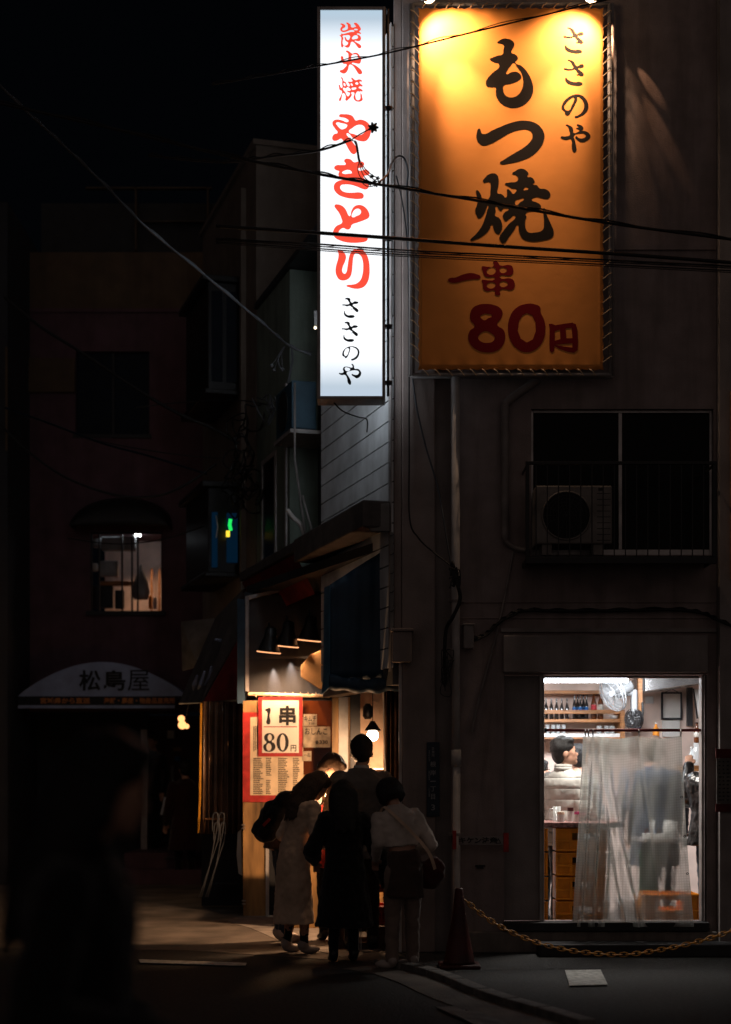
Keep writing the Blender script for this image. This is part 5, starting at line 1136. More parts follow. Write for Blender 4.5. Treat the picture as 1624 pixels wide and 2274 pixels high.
# street things on the alley
dsl = thing('bent_drainpipe', A(2.4, 3.8, .2), 'crooked pipe and pole struts standing on the awning housing', 'pipe')
w = MB(); w.tube(smoothpath([P(638, 1132, 2.4), P(652, 1150, 2.4), P(668, 1165, 2.4), P(680, 1195, 2.4), P(690, 1205, 2.4)]), .022, 8); w.build('bent_pipe', 'white_pipe', dsl, smooth=True)
w = MB(); w.tube([P(655, 850, 2.3), P(655, 1020, 2.3), P(668, 1110, 2.3), P(680, 1200, 2.3)], .012, 6); w.tube([P(672, 1100, 2.3), P(700, 1205, 2.3)], .010, 6); w.build('pole', 'grey_pipe', dsl, smooth=True)
fl_ = thing('far_lamp', P(701, 728, 2.2), 'tiny pale lamp peeking out beside the left edge of the white sign', 'lamp')
w = MB(); w.ball(P(700.5, 728, 2.0), .014); w.build('bulb', 'far_lamp', fl_); w = MB(); w.bp(698, 690, 705, 722, 2.0, 2.05); w.build('socket', 'plastic_grey', fl_)
# left shop awning in front of the tall block
la = thing('sloping_awning', P(470, 1450, 5), 'steep grey and red shop awning left of the black signboard', 'awning')
w = MB(); w.prism([P(548, 1300, 4.5), P(478, 1372, 5.6), P(397, 1562, 5.6), P(447, 1560, 4.5), P(527, 1420, 4.0), P(527, 1335, 4.2)], (.0, .02, -.01)); w.build('grey_cloth', 'awning_grey', la)
w = MB(); w.prism([P(529, 1420, 3.95), P(529, 1553, 3.95), P(452, 1558, 4.4)], (0, .02, 0)); w.build('red_cloth', 'awning_red', la)
w = MB(); w.prism([P(402, 1380, 6.3), P(480, 1372, 6.0), P(440, 1480, 6.0), P(405, 1490, 6.3)], (0, .05, 0)); w.build('back_cloth', 'awning_grey', la)
w = MB()
for a, b, c_ in (((505, 1400), (492, 1440), (488, 1450)), ((478, 1420), (500, 1424), (505, 1432)), ((455, 1490), (446, 1520), (440, 1530)), ((470, 1480), (466, 1505), (455, 1522)), ((438, 1500), (432, 1520), (430, 1532))):
    w.tube([P(*a, 4.4), P(*b, 4.5), P(*c_, 4.6)], [.012, .026, .010], 6)
w.build('painted_letter', 'awning_white', la)
w = MB(); w.prism([A(4.85, 0, .02), A(7.6, 0, .02), A(7.6, 3.0, .02), A(4.85, 3.0, .02)], (.4, .1, 0)); 
struct_wall = thing('alley_shop_wall', A(5, 0, .2), 'dark shop wall under the steep awning', 'wall'); w.build('wall', 'dark_wall', struct_wall)
lc = thing('brown_curtain', P(490, 1700, 3.9), 'translucent brown vinyl curtain hanging under the steep awning', 'curtain')
drape('sheet', 444, 543, 1558, 1852, 3.9, 70, .03, 46, 'vinyl_brown', lc)
w = MB(); w.tube([P(447, 1562, 3.84), P(446, 1640, 3.84), P(444, 1780, 3.84), P(441, 1850, 3.84)], .012, 6); w.build('yellow_edge', 'chain_yellow', lc)
w = MB(); w.bp(456, 1817, 497, 1821, 3.84, 3.95); w.build('rail', 'wood_orange', lc)
cs = thing('curtain_backing', P(500, 1900, 4.5), 'dark cluttered recess under the brown curtain', 'stall'); w = MB(); w.bp(448, 1560, 545, 2012, 4.4, 4.5); w.bp(470, 1960, 530, 1964, 4.0, 4.3); w.build('back_panel', 'dark_wall', cs)
for i, (x, lb) in enumerate(((478, 'left'), (492, 'right'))):
    for j in range(2):
        w = MB(); xo = x + j * 3; yo = 1812 + j * 22; w.tube(smoothpath([P(xo - 6, yo + 34, 3.6), P(xo - 5, yo + 2, 3.6), P(xo, yo - 7, 3.6), P(xo + 6, yo - 3, 3.6), P(xo + 5, yo + 18, 3.6)]) + [P(xo + 3, yo + 34, 3.6), P(xo - 12 - j * 10, yo + 110, 3.6), P(xo - 30 - j * 8, 1992, 3.6)], .007, 6)
        single('walking_cane', w, 'grey_cable', ('front ' if j == 0 else 'rear ') + lb + ' hooked cane leaning beneath the brown curtain', 'cane', 'hooked canes leaning together', smooth=True)
w = MB(); w.prism([P(528, 1848, 3.5), P(536, 1842, 3.5), P(538, 1944, 3.5), P(530, 1940, 3.5), P(526, 1900, 3.5)], (0, .02, 0)); single('folded_sign', w, 'paper_white', 'dim white folded board standing against the plywood partition', 'board')
bl_ = thing('bare_bulbs', P(406, 1605, 5.8), 'cluster of two bright bare bulbs under the end of the steep awning', 'lamp')
w = MB(); w.ball(P(403, 1596, 5.8), .042); w.ball(P(405, 1610, 5.7), .05); w.ball(P(415, 1613, 5.7), .03); w.build('bulb', 'bulb_amber', bl_, smooth=True)
w = MB(); w.lathe([(.03, 0), (.09, -.06), (.095, -.062), (.02, .03)], P(413, 1600, 5.9), 16); w.tube([P(413, 1598, 5.9), P(420, 1560, 5.9)], .006, 5); w.build('lamp_shade', 'lamp_black', bl_)
point('bulb_light', P(400, 1612, 5.55), 7, (1, .58, .28), bl_, .05)

# ---------------------------------------------------------------- far left building, facing the camera
YF = 9.4
LBd = thing('corner_store_building', P(240, 2050, 9.6), 'dark maroon store building across the alley with a lit upstairs window', 'building')
sF = S(YF)
def xf(px): return Xp(px, YF)
def zf(py): return Zp(py, YF)
lw_ = (xf(200), xf(360), zf(1357), zf(1180)); dw = (xf(168), xf(332), zf(965), zf(780)); dd_ = (xf(50), xf(470), 0, zf(1580))
w = MB(); wall_cells(w, xf(18), xf(520), 0, zf(690), [lw_, dw, dd_], YF, YF + .2); w.build('wall', 'maroon_wall', LBd)
w = MB(); w.box((xf(18), YF, zf(689)), (xf(520), YF + .2, zf(560))); w.build('upper_wall', 'ochre_wall', LBd)
w = MB(); w.box((xf(18), YF - .03, zf(694)), (xf(520), YF - .001, zf(686))); w.build('moulding', 'maroon_wall', LBd)
w = MB(); w.box((xf(60), YF + 1.0, zf(560) - .5), (xf(500), YF + 4, zf(395))); w.build('roof_storey', 'tree_dark', LBd)
w = MB()
for a in ((190, 415, 470, 418), (300, 415, 303, 555), (460, 415, 463, 555), (300, 490, 460, 492)): w.bp(*a, YF + .9, YF + .99)
w.build('roof_frame', 'ochre_wall', LBd)
w = MB(); w.box((dw[0], YF + .08, dw[2]), (dw[1], YF + .12, dw[3])); w.build('window_pane', 'navy_glass', LBd)
w = MB(); w.box((xf(248), YF + .05, dw[2]), (xf(253), YF + .079, dw[3])); w.box((dw[0] - .03, YF - .03, dw[2] - .05), (dw[1] + .03, YF - .001, dw[2])); w.build('window_frame', 'iron_black', LBd)
w = MB(); w.bp(22, 795, 166, 870, YF - .08, YF - .001); w.build('wall_sign', 'ochre_wall', LBd)
# lit window and what is behind it
w = MB(); x0, x1, z0, z1 = lw_
w.box((x0, YF + 1.3, z0 - .3), (x1 + .4, YF + 1.36, z1 + .1)); w.build('room_wall', 'interior_pink', LBd)
w = MB(); w.box((x0 - .4, YF + .2, z1 + .05), (x1 + .5, YF + 1.5, z1 + .1)); w.box((x0 - .4, YF + .2, z0 - .35), (x1 + .5, YF + 1.5, z0 - .3)); w.box((x0 - .45, YF + .2, z0 - .3), (x0 - .4, YF + 1.5, z1)); w.box((x1 + .45, YF + .2, z0 - .3), (x1 + .5, YF + 1.5, z1)); w.build('room_ceiling', 'maroon_wall', LBd)
w = MB()
for px in (200, 217, 268, 290, 303, 357): w.box((xf(px), YF + .06, z0), (xf(px + 3.4), YF + .10, z1))
w.box((x0, YF + .055, z1 - .03), (x1, YF + .059, z1)); w.box((x0 - .05, YF - .05, z0 - .06), (x1 + .05, YF + .05, z0 - .002)); w.build('window_frame', 'iron_black', LBd)
w = MB(); w.bp(300, 1184, 312, 1190, YF + .5, YF + .55); w.build('room_lamp', 'tube_light', LBd)
ld = area('room_glow', P(335, 1240, YF + .8), (.5, .3), 3.4, (1, .6, .35), LBd, rot=(R(0), 0, 0)); area('room_glow', P(245, 1195, YF + .6), (.3, .3), .35, (.8, .9, 1), LBd)
for (a, m_) in (((205, 1195, 245, 1215), 'plastic_grey'), ((225, 1190, 300, 1222), 'plastic_grey'), ((203, 1250, 216, 1268), 'paper_white'), ((222, 1245, 262, 1280), 'plastic_grey'), ((205, 1300, 250, 1350), 'board_black'), ((255, 1310, 275, 1352), 'board_black'), ((330, 1322, 336, 1352), 'crate_yellow'), ((340, 1325, 347, 1352), 'paper_white'), ((222, 1290, 300, 1300), 'wood_orange')):
    w = MB(); w.bp(*a, YF + .45 + random.random() * .1, YF + .62); w.build('stored_goods', m_, LBd, bevel=.02)
w = MB(); w.lathe([(.10, -.20), (.13, -.1), (.10, .05), (.03, .22), (.01, .3)], P(313, 1300, YF + .4), 14); w.build('hanging_bag', 'plastic_grey', LBd, smooth=True)
for px in (335, 352): w = MB(); w.bp(px, 1262, px + 4, 1357, YF + 1.1, YF + 1.15); w.build('stored_goods', 'wood_orange', LBd)
# small dark dome awning over it
def dome(name, label, x0, x1, ytop, ybot, Y, m, out=.5):
    o = thing(name, P((x0 + x1) / 2, ybot, Y), label, 'awning'); w = MB(); rings = []
    for j in range(9):
        th = math.pi / 2 * j / 8; rr_ = []
        for i in range(25):
            ph = math.pi * i / 24; cx_ = (x0 + x1) / 2; hw = (x1 - x0) / 2
            px = cx_ - hw * math.cos(ph) ; h_ = (ybot - ytop) * (math.sin(ph) ** .75)
            q = P(px, ybot - h_ * math.cos(th) , Y); rr_.append(w.bm.verts.new((q.x, Y - out * math.sin(th) , q.z)))
        rings.append(rr_)
    for j in range(8):
        for i in range(24): w.bm.faces.new([rings[j][i], rings[j][i + 1], rings[j + 1][i + 1], rings[j + 1][i]])
    c = w.build('cloth', m, o, smooth=True, flip=False); s_ = c.modifiers.new('t', 'SOLIDIFY'); s_.thickness = .01
    return o
dome('window_awning', 'small black dome awning above the lit upstairs window', 168, 382, 1108, 1178, YF - .002, 'iron_black', .45)
sa = thing('shop_awning', P(228, 1570, YF - .6), 'wide pale shop awning with arched front reading 松島屋', 'awning')
YS = YF - .9
pts_ = [P(40 + 375 * i / 30, 1546 - 76 * math.sin(math.pi * i / 30) ** .85, YS) for i in range(31)]
w = MB(); w.prism(pts_, (0, .88, 0)); w.build('cloth', 'awning_white', sa)
w = MB(); w.bp(40, 1546.5, 392, 1566, YS - .01, YS + .03); w.build('band', 'awning_band', sa)
w = MB(); w.bp(40, 1566, 388, 1573, YS - .012, YS + .03); w.build('lower_band', 'awning_white', sa)
s = S(YS); text_mesh([(c_, TX(x, 1511, YS - .012), 46 / s, 48 / s, .022) for c_, x in (('松', 200), ('島', 255))] + [('屋', TX(308, 1511, YS - .012), 46 / s, 48 / s, 0)], 'awning_letter', 'lettering', sa, depth=.006)
text_mesh([('宮城県から直送', TX(145, 1556, YS - .018), 13 / s, 110 / s, .02), ('海鮮・農産・物産品直売所', TX(310, 1556, YS - .018), 13 / s, 158 / s, .02)], 'gold_letter', 'lettering', sa, depth=.006)
# store inside
w = MB(); w.bp(330, 1590, 470, 1980, YF + 1.5, YF + 1.6); w.build('room_wall', 'maroon_wall', LBd)
w = MB(); w.bp(20, 1560, 330, 2080, YF + .5, YF + .6); w.build('store_shutter', 'dark_wall', LBd)
w = MB(); w.bp(313, 1620, 327, 1900, YF + .1, YF + .2); w.build('door_post', 'alu_dull', LBd)
w = MB(); z_ = .40; w.box((xf(300), YF - 1.0, 0), (xf(470), YF + 1.5, z_)); w.box((xf(300), YF - 1.4, 0), (xf(470), YF - 1.01, .2)); w.build('entrance_step', 'maroon_wall', LBd)
w = MB(); w.bp(365, 1903.2, 450, 1906, YF - 1.04, YF - 1.001); w.build('step_edge', 'kerb_stone', LBd)
for a, m_ in (((372, 1622, 386, 1640), 'paper_white'), ((385, 1660, 402, 1668), 'wood_orange'), ((388, 1680, 400, 1690), 'label_blue'), ((380, 1700, 384, 1760), 'plastic_grey'), ((330, 1560, 400, 1585), 'crate_brown')):
    w = MB(); w.bp(*a, YF + 1.2, YF + 1.3); w.build('stored_goods', m_, LBd)
w = MB(); w.tube([P(360, 1810, 8.0), P(366, 1785, 8.0), P(368, 1770, 8.0)], .03, 6); single('bright_strap', w, 'steel', 'small shiny strap glinting beside the dark figure in the store door', 'strap')
# dark block at the far left
LL = thing('left_edge_building', P(-100, 1800, 3), 'nearly black building edge along the left border', 'building')
w = MB(); w.box((Xp(-300, 8.0), 8.0, 0), (Xp(17, 8.0), 13, 9)); w.build('wall', 'dark_wall', LL)
w = MB(); w.bp(12, 770, 16.5, 1000, 7.96, 7.999); w.build('drain_pipe', 'ochre_wall', LL)

# ---------------------------------------------------------------- cables
def cable(pts, r, label, m='black_cable', wav=0, twin=False):
    pa = smoothpath([P(*p) if len(p) == 3 else P(p[0], p[1], -1.4) for p in pts], 12)
    r *= .84; w = MB(); w.tube(pa, r, 6)
    if twin:
        pb_ = [p + Vector((0, .012 * math.cos(i * .9), .011 + .008 * math.sin(i * .9))) for i, p in enumerate(pa)]; w.tube(pb_, r * .55, 5)
    return single('overhead_cable', w, m, label, 'cable', 'overhead cables', smooth=True)
cable([(470, 188, -1), (600, 166, -1), (705, 147, -1), (860, 118, -1), (1040, 74, -1), (1330, 4, -1), (1400, -14, -1)], .0075, 'thin twisted cable climbing across the top of both signs', twin=True)
cable([(-20, 225, -1.6), (250, 285, -1.6), (520, 349, -1.6), (705, 386, -1.6), (850, 411, -1.6), (1100, 452, -1.6), (1350, 495, -1.6), (1660, 536, -1.6)], .0125, 'thick lashed cable crossing the middle of both signs', twin=True)
cable([(330, 345, -1.3), (430, 356, -1.3), (520, 359, -1.3), (600, 348, -1.3), (705, 335, -1.3), (780, 311, -1.3)], .010, 'cable rising gently to the knot in front of the や', twin=True)
cable([(780, 311, -1.3), (800, 298, -1.3), (826, 284, -1.3)], .005, 'short cable end reaching the star shaped plug', )
cable([(480, 502, -1.5), (705, 517, -1.5), (860, 528, -1.5), (1100, 546, -1.5), (1400, 566, -1.5), (1660, 586, -1.5)], .0155, 'thickest straight black cable below the thick lashed one')
for i, (a, b, c_) in enumerate(((530, 542, 590), (533, 547, 594), (537, 552, 600), (540, 556, 604))):
    cable([(480, a, -1.5), (705, b, -1.5), (905, b + 14, -1.5), (1300, (b + c_) / 2 + 9, -1.5), (1660, c_ + 3, -1.5)], (.0075, .005, .006, .004)[i], ('topmost', 'second', 'third', 'lowest')[i] + ' of the four thin parallel cables under the thickest one', twin=(i == 1))
cable([(-20, 170, -.5), (60, 248, -.4), (130, 312, -.2), (230, 408, 0), (320, 500, .2), (450, 607, .8), (580, 715, 1.5), (640, 766, 2), (692, 788, 2.1)], .013, 'pale grey cable sloping steeply from the top left to the white sign', 'grey_cable', twin=True)
cable([(10, 660, 5), (90, 725, 5), (180, 782, 5), (310, 868, 5), (400, 920, 5), (470, 950, 5), (530, 985, 5)], .022, 'thick black cable dropping across the dark maroon wall')
cable([(-10, 930, 5), (60, 1000, 5), (150, 1062, 5), (260, 1100, 5), (350, 1101, 5), (420, 1072, 5), (480, 1030, 5)], .017, 'slack black cable looping above the dome awning')
cable([(10, 905, 5), (110, 940, 5), (230, 985, 5), (330, 1012, 5), (460, 1053, 5)], .014, 'dark blue tinted cable below the dark upstairs window', 'navy_glass')
cable([(200, 975, 5), (300, 995, 5), (400, 1010, 5), (490, 1018, 5)], .008, 'thin cable just above the blue tinted one')
cable([(300, 905, 5), (420, 892, 5), (530, 889, 4.5), (600, 900, 4)], .008, 'thin cable running level below the steep pale one')
cable([(150, 1195, 6), (260, 1208, 6), (370, 1196, 6), (480, 1158, 5.8)], .008, 'thin slack cable in front of the lit upstairs window')
w = MB()
for i in range(16):
    rr2 = random.Random(i); cx_, cy_ = 535 + rr2.uniform(-22, 28), 1010 + rr2.uniform(-90, 110); pts2 = []
    for k in range(10): a = k * .8; rad = rr2.uniform(10, 30); pts2.append(P(cx_ + rad * math.cos(a), cy_ + rad * 1.3 * math.sin(a), 4.4 + rr2.uniform(-.1, .3)))
    w.tube(smoothpath(pts2, 5), .009, 5)
single('cable_tangle', w, 'black_cable', 'messy tangle of looped cables on the alley wall above the lower bay window', 'cable')
w = MB()
for i in range(6):
    rr2 = random.Random(40 + i); w.tube(smoothpath([P(560 + 10 * i, 885 + rr2.uniform(-10, 10), 3.4), P(590 + 5 * i, 905 + rr2.uniform(-30, 40), 3.3), P(612 - 4 * i, 930 + rr2.uniform(-30, 20), 3.2), P(600, 880 + 8 * i, 3.1)]), .006, 5)
for x, y in ((604, 812), (609, 822), (628, 820)): w.ball(P(x, y, 2.4), .02); w.tube([P(x, y, 2.4), P(625, 778, 2.4)], .004, 5)
w.tube(smoothpath([P(632, 770, 2.3), P(618, 800, 2.3), P(628, 825, 2.3)]), .008, 5); w.tube([P(648, 770, 2.3), P(650, 800, 2.3), P(640, 850, 2.3)], .012, 5)
single('cable_clamps', w, 'grey_cable', 'cable clamps and dangling ends left of the bottom of the white sign', 'cable')
# knot hardware in front of the white sign
kn = thing('cable_junction', P(830, 400, -1.4), 'black wire junction with spiky connectors in front of the き', 'junction')
w = MB()
def star(c, r, k=7):
    for i in range(k): a = 2 * math.pi * i / k; w.tube([c, c + Vector((math.cos(a), random.uniform(-.3, .3), math.sin(a))) * r], [r * .5, r * .16], 5)
    w.ball(c, r * .62, u=8, v=6)
star(P(829, 283, -1.35), .040)
for x, y in ((826, 392), (839, 396), (832, 404), (843, 405), (822, 408), (836, 411)): star(P(x, y, -1.42), .018, 5)
w.build('connector', 'black_cable', kn)
w = MB(); w.tube(smoothpath([P(782, 312, -1.3), P(791, 318, -1.35), P(797, 352, -1.4), P(800, 361, -1.4)]), [.004] * 6 + [.009] * 19, 6)
for pts2 in (((797, 362), (795, 376), (800, 392), (815, 406)), ((799, 362), (803, 380), (812, 396), (828, 408)), ((801, 362), (808, 378), (822, 392), (838, 404)), ((803, 362), (812, 376), (826, 388), (842, 397)), ((800, 402), (816, 414), (832, 412), (846, 405))):
    w.tube(smoothpath([P(a, b, -1.42) for a, b in pts2]), .0035, 5)
w.build('drop_wire', 'black_cable', kn)
cable([(843, 404, -1.4), (862, 385, -1.0), (870, 362, -.4), (884, 347, -.2), (898, 352, -.12), (906, 380, -.1), (904, 420, -.08), (906, 500, -.06), (911, 650, -.05), (914, 800, -.05), (924, 895, -.05), (944, 985, -.05), (972, 1080, -.06), (985, 1150, -.12), (1000, 1240, -.18), (1012, 1282, -.2)], .009, 'grey cable looping over the corner pier and running down the facade', 'grey_cable')
cable([(880, 390, -.1), (892, 440, -.04), (903, 520, -.03), (908, 640, -.03), (909, 1000, -.03), (910, 1150, -.03), (930, 1195, -.05), (965, 1228, -.08), (1005, 1258, -.15)], .0075, 'thin black cable down the corner pier curving right to the downpipe')
cable([(1005, 1250, -.2), (1014, 1290, -.22), (1022, 1330, -.2), (1005, 1372, -.2), (992, 1395, -.16), (988, 1440, -.14), (990, 1520, -.1)], .018, 'bundle of black cables wrapped round the downpipe', twin=True)
w = MB()
for i in range(9): rr2 = random.Random(90 + i); w.tube(smoothpath([P(1008 + rr2.uniform(-10, 14), 1268 + rr2.uniform(-8, 40), -.23) for k in range(6)]), .006, 5)
for i in range(8): rr2 = random.Random(70 + i); w.tube(smoothpath([P(990 + rr2.uniform(-12, 18), 1450 + rr2.uniform(-20, 90), -.16) for k in range(4)]), .004, 5)
single('cable_knot', w, 'black_cable', 'ragged knot of black cable ends on the downpipe', 'cable')
cable([(1053, 1418, -.1), (1075, 1412, -.06), (1100, 1390, -.04), (1135, 1365, -.04), (1170, 1356, -.04), (1260, 1357, -.04), (1380, 1356, -.04), (1500, 1354, -.04), (1560, 1362, -.04), (1590, 1375, -.12), (1630, 1392, -.14)], .016, 'cable bundle arching along the facade above the lit doorway', twin=True)
cable([(1053, 1424, -.1), (1085, 1408, -.07), (1110, 1382, -.05), (1150, 1362, -.05)], .009, 'short second cable from the junction box to the bundle')
# ---------------------------------------------------------------- people in the alley
def GP(px, Y, z=0.0): return Vector((Xp(px, Y), Y, z))
rad = math.radians
man, _ = figure('man in dark grey jacket standing with his back turned beside the round bulb', GP(803, .15), rad(4), 1.74, lean=.02, yaw=rad(-12), pitch=.12,
    top=('jacket', 'cloth_charcoal', .44, 1.05), legs=('trousers', 'cloth_black', 1.0), hair=('short', 'hair_black'), shirt='cloth_white', bulk=1.50, wl=(-.12, .14, .60), wr=(.14, .12, .56))
bent, bi = figure('man with backpack bending forward over the counter, left of the group', GP(626, .75), rad(-78), 1.74, lean=rad(33), pitch=rad(12), yaw=rad(-6),
    top=('jacket', 'cloth_brown', .47, 1.05), legs=('jeans', 'denim', 1.0), hair=('short', 'hair_brown'), shoe='shoe_white', bulk=1.12, wl=(-.08, .34, .60), wr=(.08, .34, .60), shirt='cloth_white')
boy, _ = figure('short person with light brown hair almost hidden between the coats', GP(738, .9), rad(20), 1.42, lean=.15, pitch=.3, top=('jacket', 'cloth_red', .45, 1.0), hair=('bob', 'hair_blond'), fine=.012)
coat, ci = figure('woman in long beige coat looking down to the right', GP(655, -.10), rad(-62), 1.50, lean=rad(13), pitch=rad(30), yaw=rad(-4), feet=[(-.055, -.02), (.055, .03)],
    top=('coat', 'coat_beige', .165, 1.25), legs=('trousers', 'cloth_black', .8), hair=('long', 'hair_brown'), shoe='shoe_white', bulk=1.12, wl=(-.10, .20, .60), wr=(.03, .22, .58), elr=(.17, .05, .62), sleeve=1.15)
blk, ki = figure('woman in loose black coat with long dark hair seen from behind', GP(765, -.72), rad(8), 1.395, lean=rad(6), pitch=rad(16), feet=[(-.06, .0), (.055, .02)],
    top=('coat', 'cloth_black', .20, 1.35), legs=('trousers', 'cloth_black', .95), hair=('long', 'hair_black'), bulk=1.22, sleeve=1.35, wl=(-.15, .12, .55), wr=(.23, .02, .43), ell=(-.18, -.0, .62), elr=(.19, -.01, .60))
w = MB(); 
for dx in (-.006, .006):
    w.tube([ki['w'](Vector((.088 + dx, .005, z))) + Vector((0, -.012, 0)) for z in (.20, .14, .07)], .004, 6)
w.build('white_stripe', 'cloth_white', blk)
wht, wi = figure('woman in pale sweater with dark bob hair at the right of the group', GP(898, -1.15), rad(18), 1.43, lean=rad(10), pitch=rad(20), yaw=rad(10), side=rad(-6), foot=rad(50), feet=[(-.065, .01), (.06, .03)],
    top=('sweater', 'knit_white', .60, 1.05), legs=('trousers', 'trouser_khaki', 1.12), hair=('bob', 'hair_black'), shoe='shoe_white', bulk=1.06, wl=(-.10, .17, .57), wr=(.11, .15, .60), elr=(.155, -.0, .65), ell=(-.135, .03, .66),
    skirt=('cloth_brown', [(.375, .104, .082, -.012), (.44, .100, .080, -.012), (.50, .098, .076, -.01), (.56, .094, .070, -.008), (.62, .086, .064, -.004)]))
# shoulder bag (worn, but a thing of its own)
bg = thing('shoulder_bag', wi['w'](Vector((.14, -.02, .47))), 'dark red shoulder bag hanging on a strap behind the pale sweater', 'bag')
w = MB(); c = wi['w'](wi['U'](.145, -.02, .50)); w.ball(c, (.10, .06, .13), rot=Matrix.Rotation(.3, 3, 'Y')); w.build('bag_body', 'bag_red', bg, remesh=.012, disp=.03)
w = MB(); pth = [wi['w'](wi['U'](x, y, z)) for x, y, z in ((-.075, .06, .80), (-.06, .01, .862), (-.035, -.075, .80), (.03, -.112, .70), (.10, -.115, .60), (.145, -.07, .52))]
pth = smoothpath(pth, 5); w.rings([[p + Vector((a, b, cc)) for a, b, cc in ((-.011, 0, -.006), (.011, 0, .006), (.011, -.008, .006), (-.011, -.008, -.006))] for p in pth]); w.build('strap', 'coat_beige', bg)
# backpack on the bending man
bk = thing('backpack', P(607, 1805, .3), 'black backpack with a red tag on the bending man\'s back', 'backpack')
w = MB(); d_ = (P(583, 1848, .3) - P(648, 1775, .3)); a_ = P(648, 1778, .3)
w.ball(a_ + d_ * .15, (.13, .11, .13)); w.ball(a_ + d_ * .5, (.15, .13, .15)); w.ball(a_ + d_ * .88, (.12, .11, .11)); w.ball(a_ + d_ * .9 + Vector((.02, -.07, -.02)), (.09, .06, .08))
w.build('backpack_body', 'cloth_black', bk, remesh=.014, disp=.03)
w = MB(); w.box((-.04, -.012, -.012), (.04, .012, .012), rot=Matrix.Rotation(-.8, 3, 'Y'), at=P(592, 1826, .17)); w.build('red_tag', 'cloth_red', bk)
w = MB(); w.tube(smoothpath([P(650, 1765, .2), P(665, 1748, .25), P(676, 1745, .4)]), .02, 6); w.build('strap', 'cloth_black', bk)
# figures by the far store
figure('dark clothed person standing in the doorway of the far store', GP(340, 9.9, .40), rad(150), 1.62, top=('coat', 'cloth_black', .30, 1.1), hair=('short', 'hair_brown'), fine=.014)
pl_, _ = figure('person in dark red plaid coat near the bare bulbs', GP(412, 8.1, .0), rad(20), 1.62, top=('coat', 'plaid_red', .28, 1.25), hair=('short', 'hair_black'), bulk=1.2, fine=.014)
# foreground passer-by, close to the camera and out of focus
figure('blurred long haired person in dark coat close to the camera at left', GP(160, -9.9), rad(268), 1.54, lean=.05, yaw=rad(15), pitch=.25, top=('coat', 'cloth_black', .25, 1.2), hair=('long', 'hair_black'), bulk=1.08, wl=(-.10, .14, .55), wr=(.04, .17, .60), sleeve=1.1, fine=.009, hs=.98)
# ---------------------------------------------------------------- people inside the lit room
pm, pi_ = figure('man in cream puffer jacket looking to the right inside the lit doorway', Vector((Xp(1253, .95), .95, .10)), rad(-42), 1.63, lean=.0, yaw=rad(-50), pitch=-.10,
    top=('puffer_jacket', 'puffer_cream', .45, 1.05), hair=('short', 'hair_black'), bulk=1.25, shirt='cloth_red', fine=.008, wl=(-.12, .16, .58), wr=(.12, .16, .58), sleeve=1.1, hs=1.2)
for ch in pm.children:
    if ch.name.startswith('puffer'):   # quilted baffles
        tx = M['puffer_cream']; nt = tx.node_tree; N = nt.nodes; L = nt.links; b = N['Principled BSDF']
        tcn = N.new('ShaderNodeTexCoord'); sx = N.new('ShaderNodeSeparateXYZ'); L.new(tcn.outputs['Object'], sx.inputs[0])
        a = N.new('ShaderNodeMath'); a.operation = 'MULTIPLY'; a.inputs[1].default_value = math.pi / .095; L.new(sx.outputs['Z'], a.inputs[0])
        s_ = N.new('ShaderNodeMath'); s_.operation = 'SINE'; L.new(a.outputs[0], s_.inputs[0]); ab_ = N.new('ShaderNodeMath'); ab_.operation = 'ABSOLUTE'; L.new(s_.outputs[0], ab_.inputs[0])
        pw = N.new('ShaderNodeMath'); pw.operation = 'POWER'; pw.inputs[1].default_value = .35; L.new(ab_.outputs[0], pw.inputs[0])
        bp = N.new('ShaderNodeBump'); bp.inputs['Strength'].default_value = 1; bp.inputs['Distance'].default_value = .012; L.new(pw.outputs[0], bp.inputs['Height'])
        old = b.inputs['Normal'].links[0].from_socket; L.new(old, bp.inputs['Normal']); L.new(bp.outputs[0], b.inputs['Normal'])
w = MB(); w.tube([pi_['w'](pi_['U'](x, y, z)) for x, y, z in ((0, -.01, .845), (0, -.008, .885))], [.052 * 1.63, .047 * 1.63], 18); w.build('high_collar', 'puffer_cream', pm, smooth=True)
w = MB(); w.tube([pi_['w'](pi_['U'](.0, .104, z)) for z in (.50, .6, .7, .78)] + [pi_['w'](pi_['U'](.0, .062, .87))], .008, 6); w.build('zip', 'plastic_grey', pm)
figure('black haired person mostly hidden behind the cream puffer jacket', Vector((Xp(1284, 1.8), 1.8, .10)), rad(30), 1.60, yaw=rad(-20), top=('jacket', 'cloth_grey', .45, 1.05), hair=('short', 'hair_black'), fine=.012)
figure('person in white top at the very left edge of the doorway', Vector((Xp(1196, 1.6), 1.6, .10)), rad(-60), 1.46, top=('shirt', 'cloth_white', .45, 1.1), hair=('short', 'hair_black'), fine=.012)
figure('person in dark blue coat standing behind the vinyl curtain', Vector((Xp(1455, 1.5), 1.5, .10)), rad(-15), 1.66, top=('coat', 'cloth_blue', .32, 1.15), hair=('short', 'hair_brown'), bulk=1.25, fine=.012)
0 and figure('person in grey shirt behind the left part of the vinyl curtain', Vector((Xp(1355, 2.0), 2.0, .10)), rad(170), 1.60, top=('shirt', 'cloth_grey', .42, 1.1), hair=('short', 'hair_black'), bulk=1.2, fine=.012)
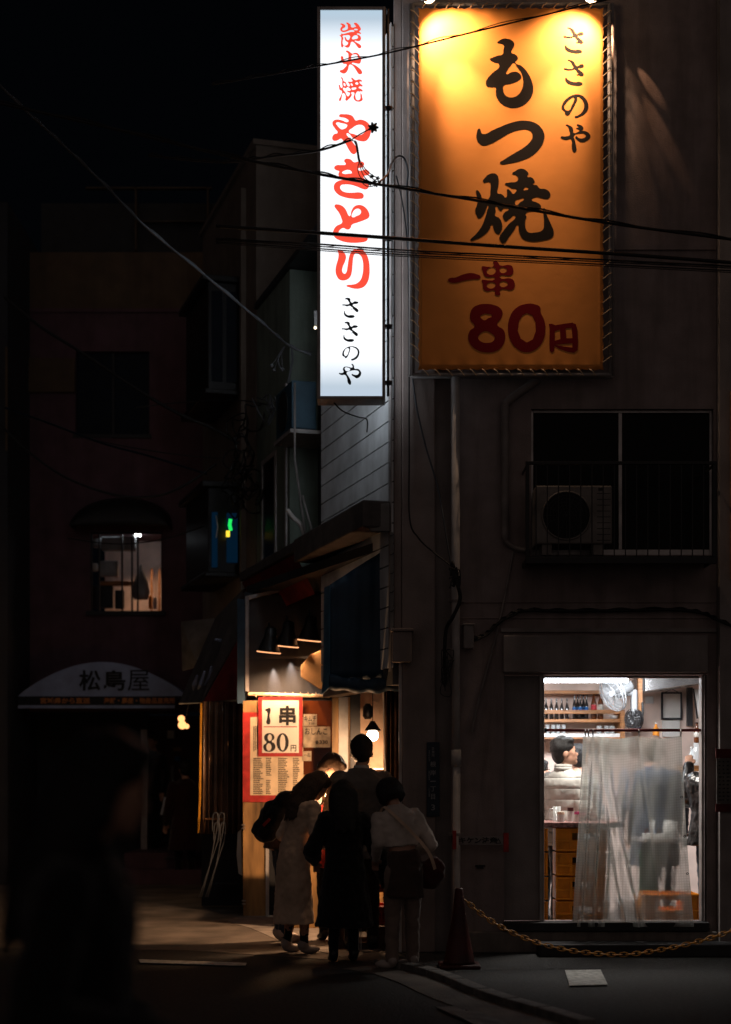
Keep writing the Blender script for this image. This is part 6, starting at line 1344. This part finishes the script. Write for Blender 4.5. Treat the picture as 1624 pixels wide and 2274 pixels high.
figure('person in black leather jacket beside the right door post', Vector((Xp(1588, .65), .65, .10)), rad(-12), 1.62, top=('leather_jacket', 'leather_black', .46, 1.05), legs=('jeans', 'denim', 1.0), hair=('short', 'hair_black'), bulk=1.45,
    wl=(-.14, .22, .88), ell=(-.15, .10, .70), fine=.008)

# ---------------------------------------------------------------- sky, camera, render
wd = bpy.data.worlds.new('World'); scene.world = wd; wd.use_nodes = True; nt = wd.node_tree; N = nt.nodes; L = nt.links
bg_ = N['Background']; tcn = N.new('ShaderNodeTexCoord'); sx = N.new('ShaderNodeSeparateXYZ'); L.new(tcn.outputs['Generated'], sx.inputs[0])
mr = N.new('ShaderNodeMapRange'); mr.interpolation_type = 'SMOOTHSTEP'; mr.inputs[1].default_value = .25; mr.inputs[2].default_value = -.95; L.new(sx.outputs['Y'], mr.inputs[0])
mx = N.new('ShaderNodeMix'); mx.data_type = 'RGBA'; mx.inputs[6].default_value = (.0006, .0008, .0012, 1); mx.inputs[7].default_value = (.066, .051, .046, 1)   # city glow behind the camera
L.new(mr.outputs[0], mx.inputs[0]); L.new(mx.outputs[2], bg_.inputs[0]); bg_.inputs[1].default_value = 1.0
cam = bpy.data.cameras.new('camera'); co = bpy.data.objects.new('camera', cam); COL.objects.link(co)
co.location = (0, -CD, CH); co.rotation_euler = (R(90), 0, 0)
cam.sensor_fit = 'VERTICAL'; cam.sensor_height = 36; cam.lens = FPX / 2274 * 36; cam.shift_y = (HY - 1137) / 2274; cam.clip_end = 300; cam.clip_start = .05
cam.dof.use_dof = True; cam.dof.focus_distance = 13.2; cam.dof.aperture_fstop = 1.35
scene.camera = co
vs_ = scene.view_settings; vs_.view_transform = 'Standard'; vs_.look = 'None'; vs_.exposure = 0; vs_.gamma = 1
c = scene.cycles; c.use_denoising = True; c.max_bounces = 6; c.diffuse_bounces = 3; c.glossy_bounces = 3; c.transmission_bounces = 4; c.transparent_max_bounces = 12
c.sample_clamp_indirect = 2.0; c.sample_clamp_direct = 0; c.caustics_reflective = False; c.caustics_refractive = False; c.use_light_tree = True
try: c.denoiser = 'OPENIMAGEDENOISE'; c.denoising_input_passes = 'RGB_ALBEDO_NORMAL'
except Exception: pass
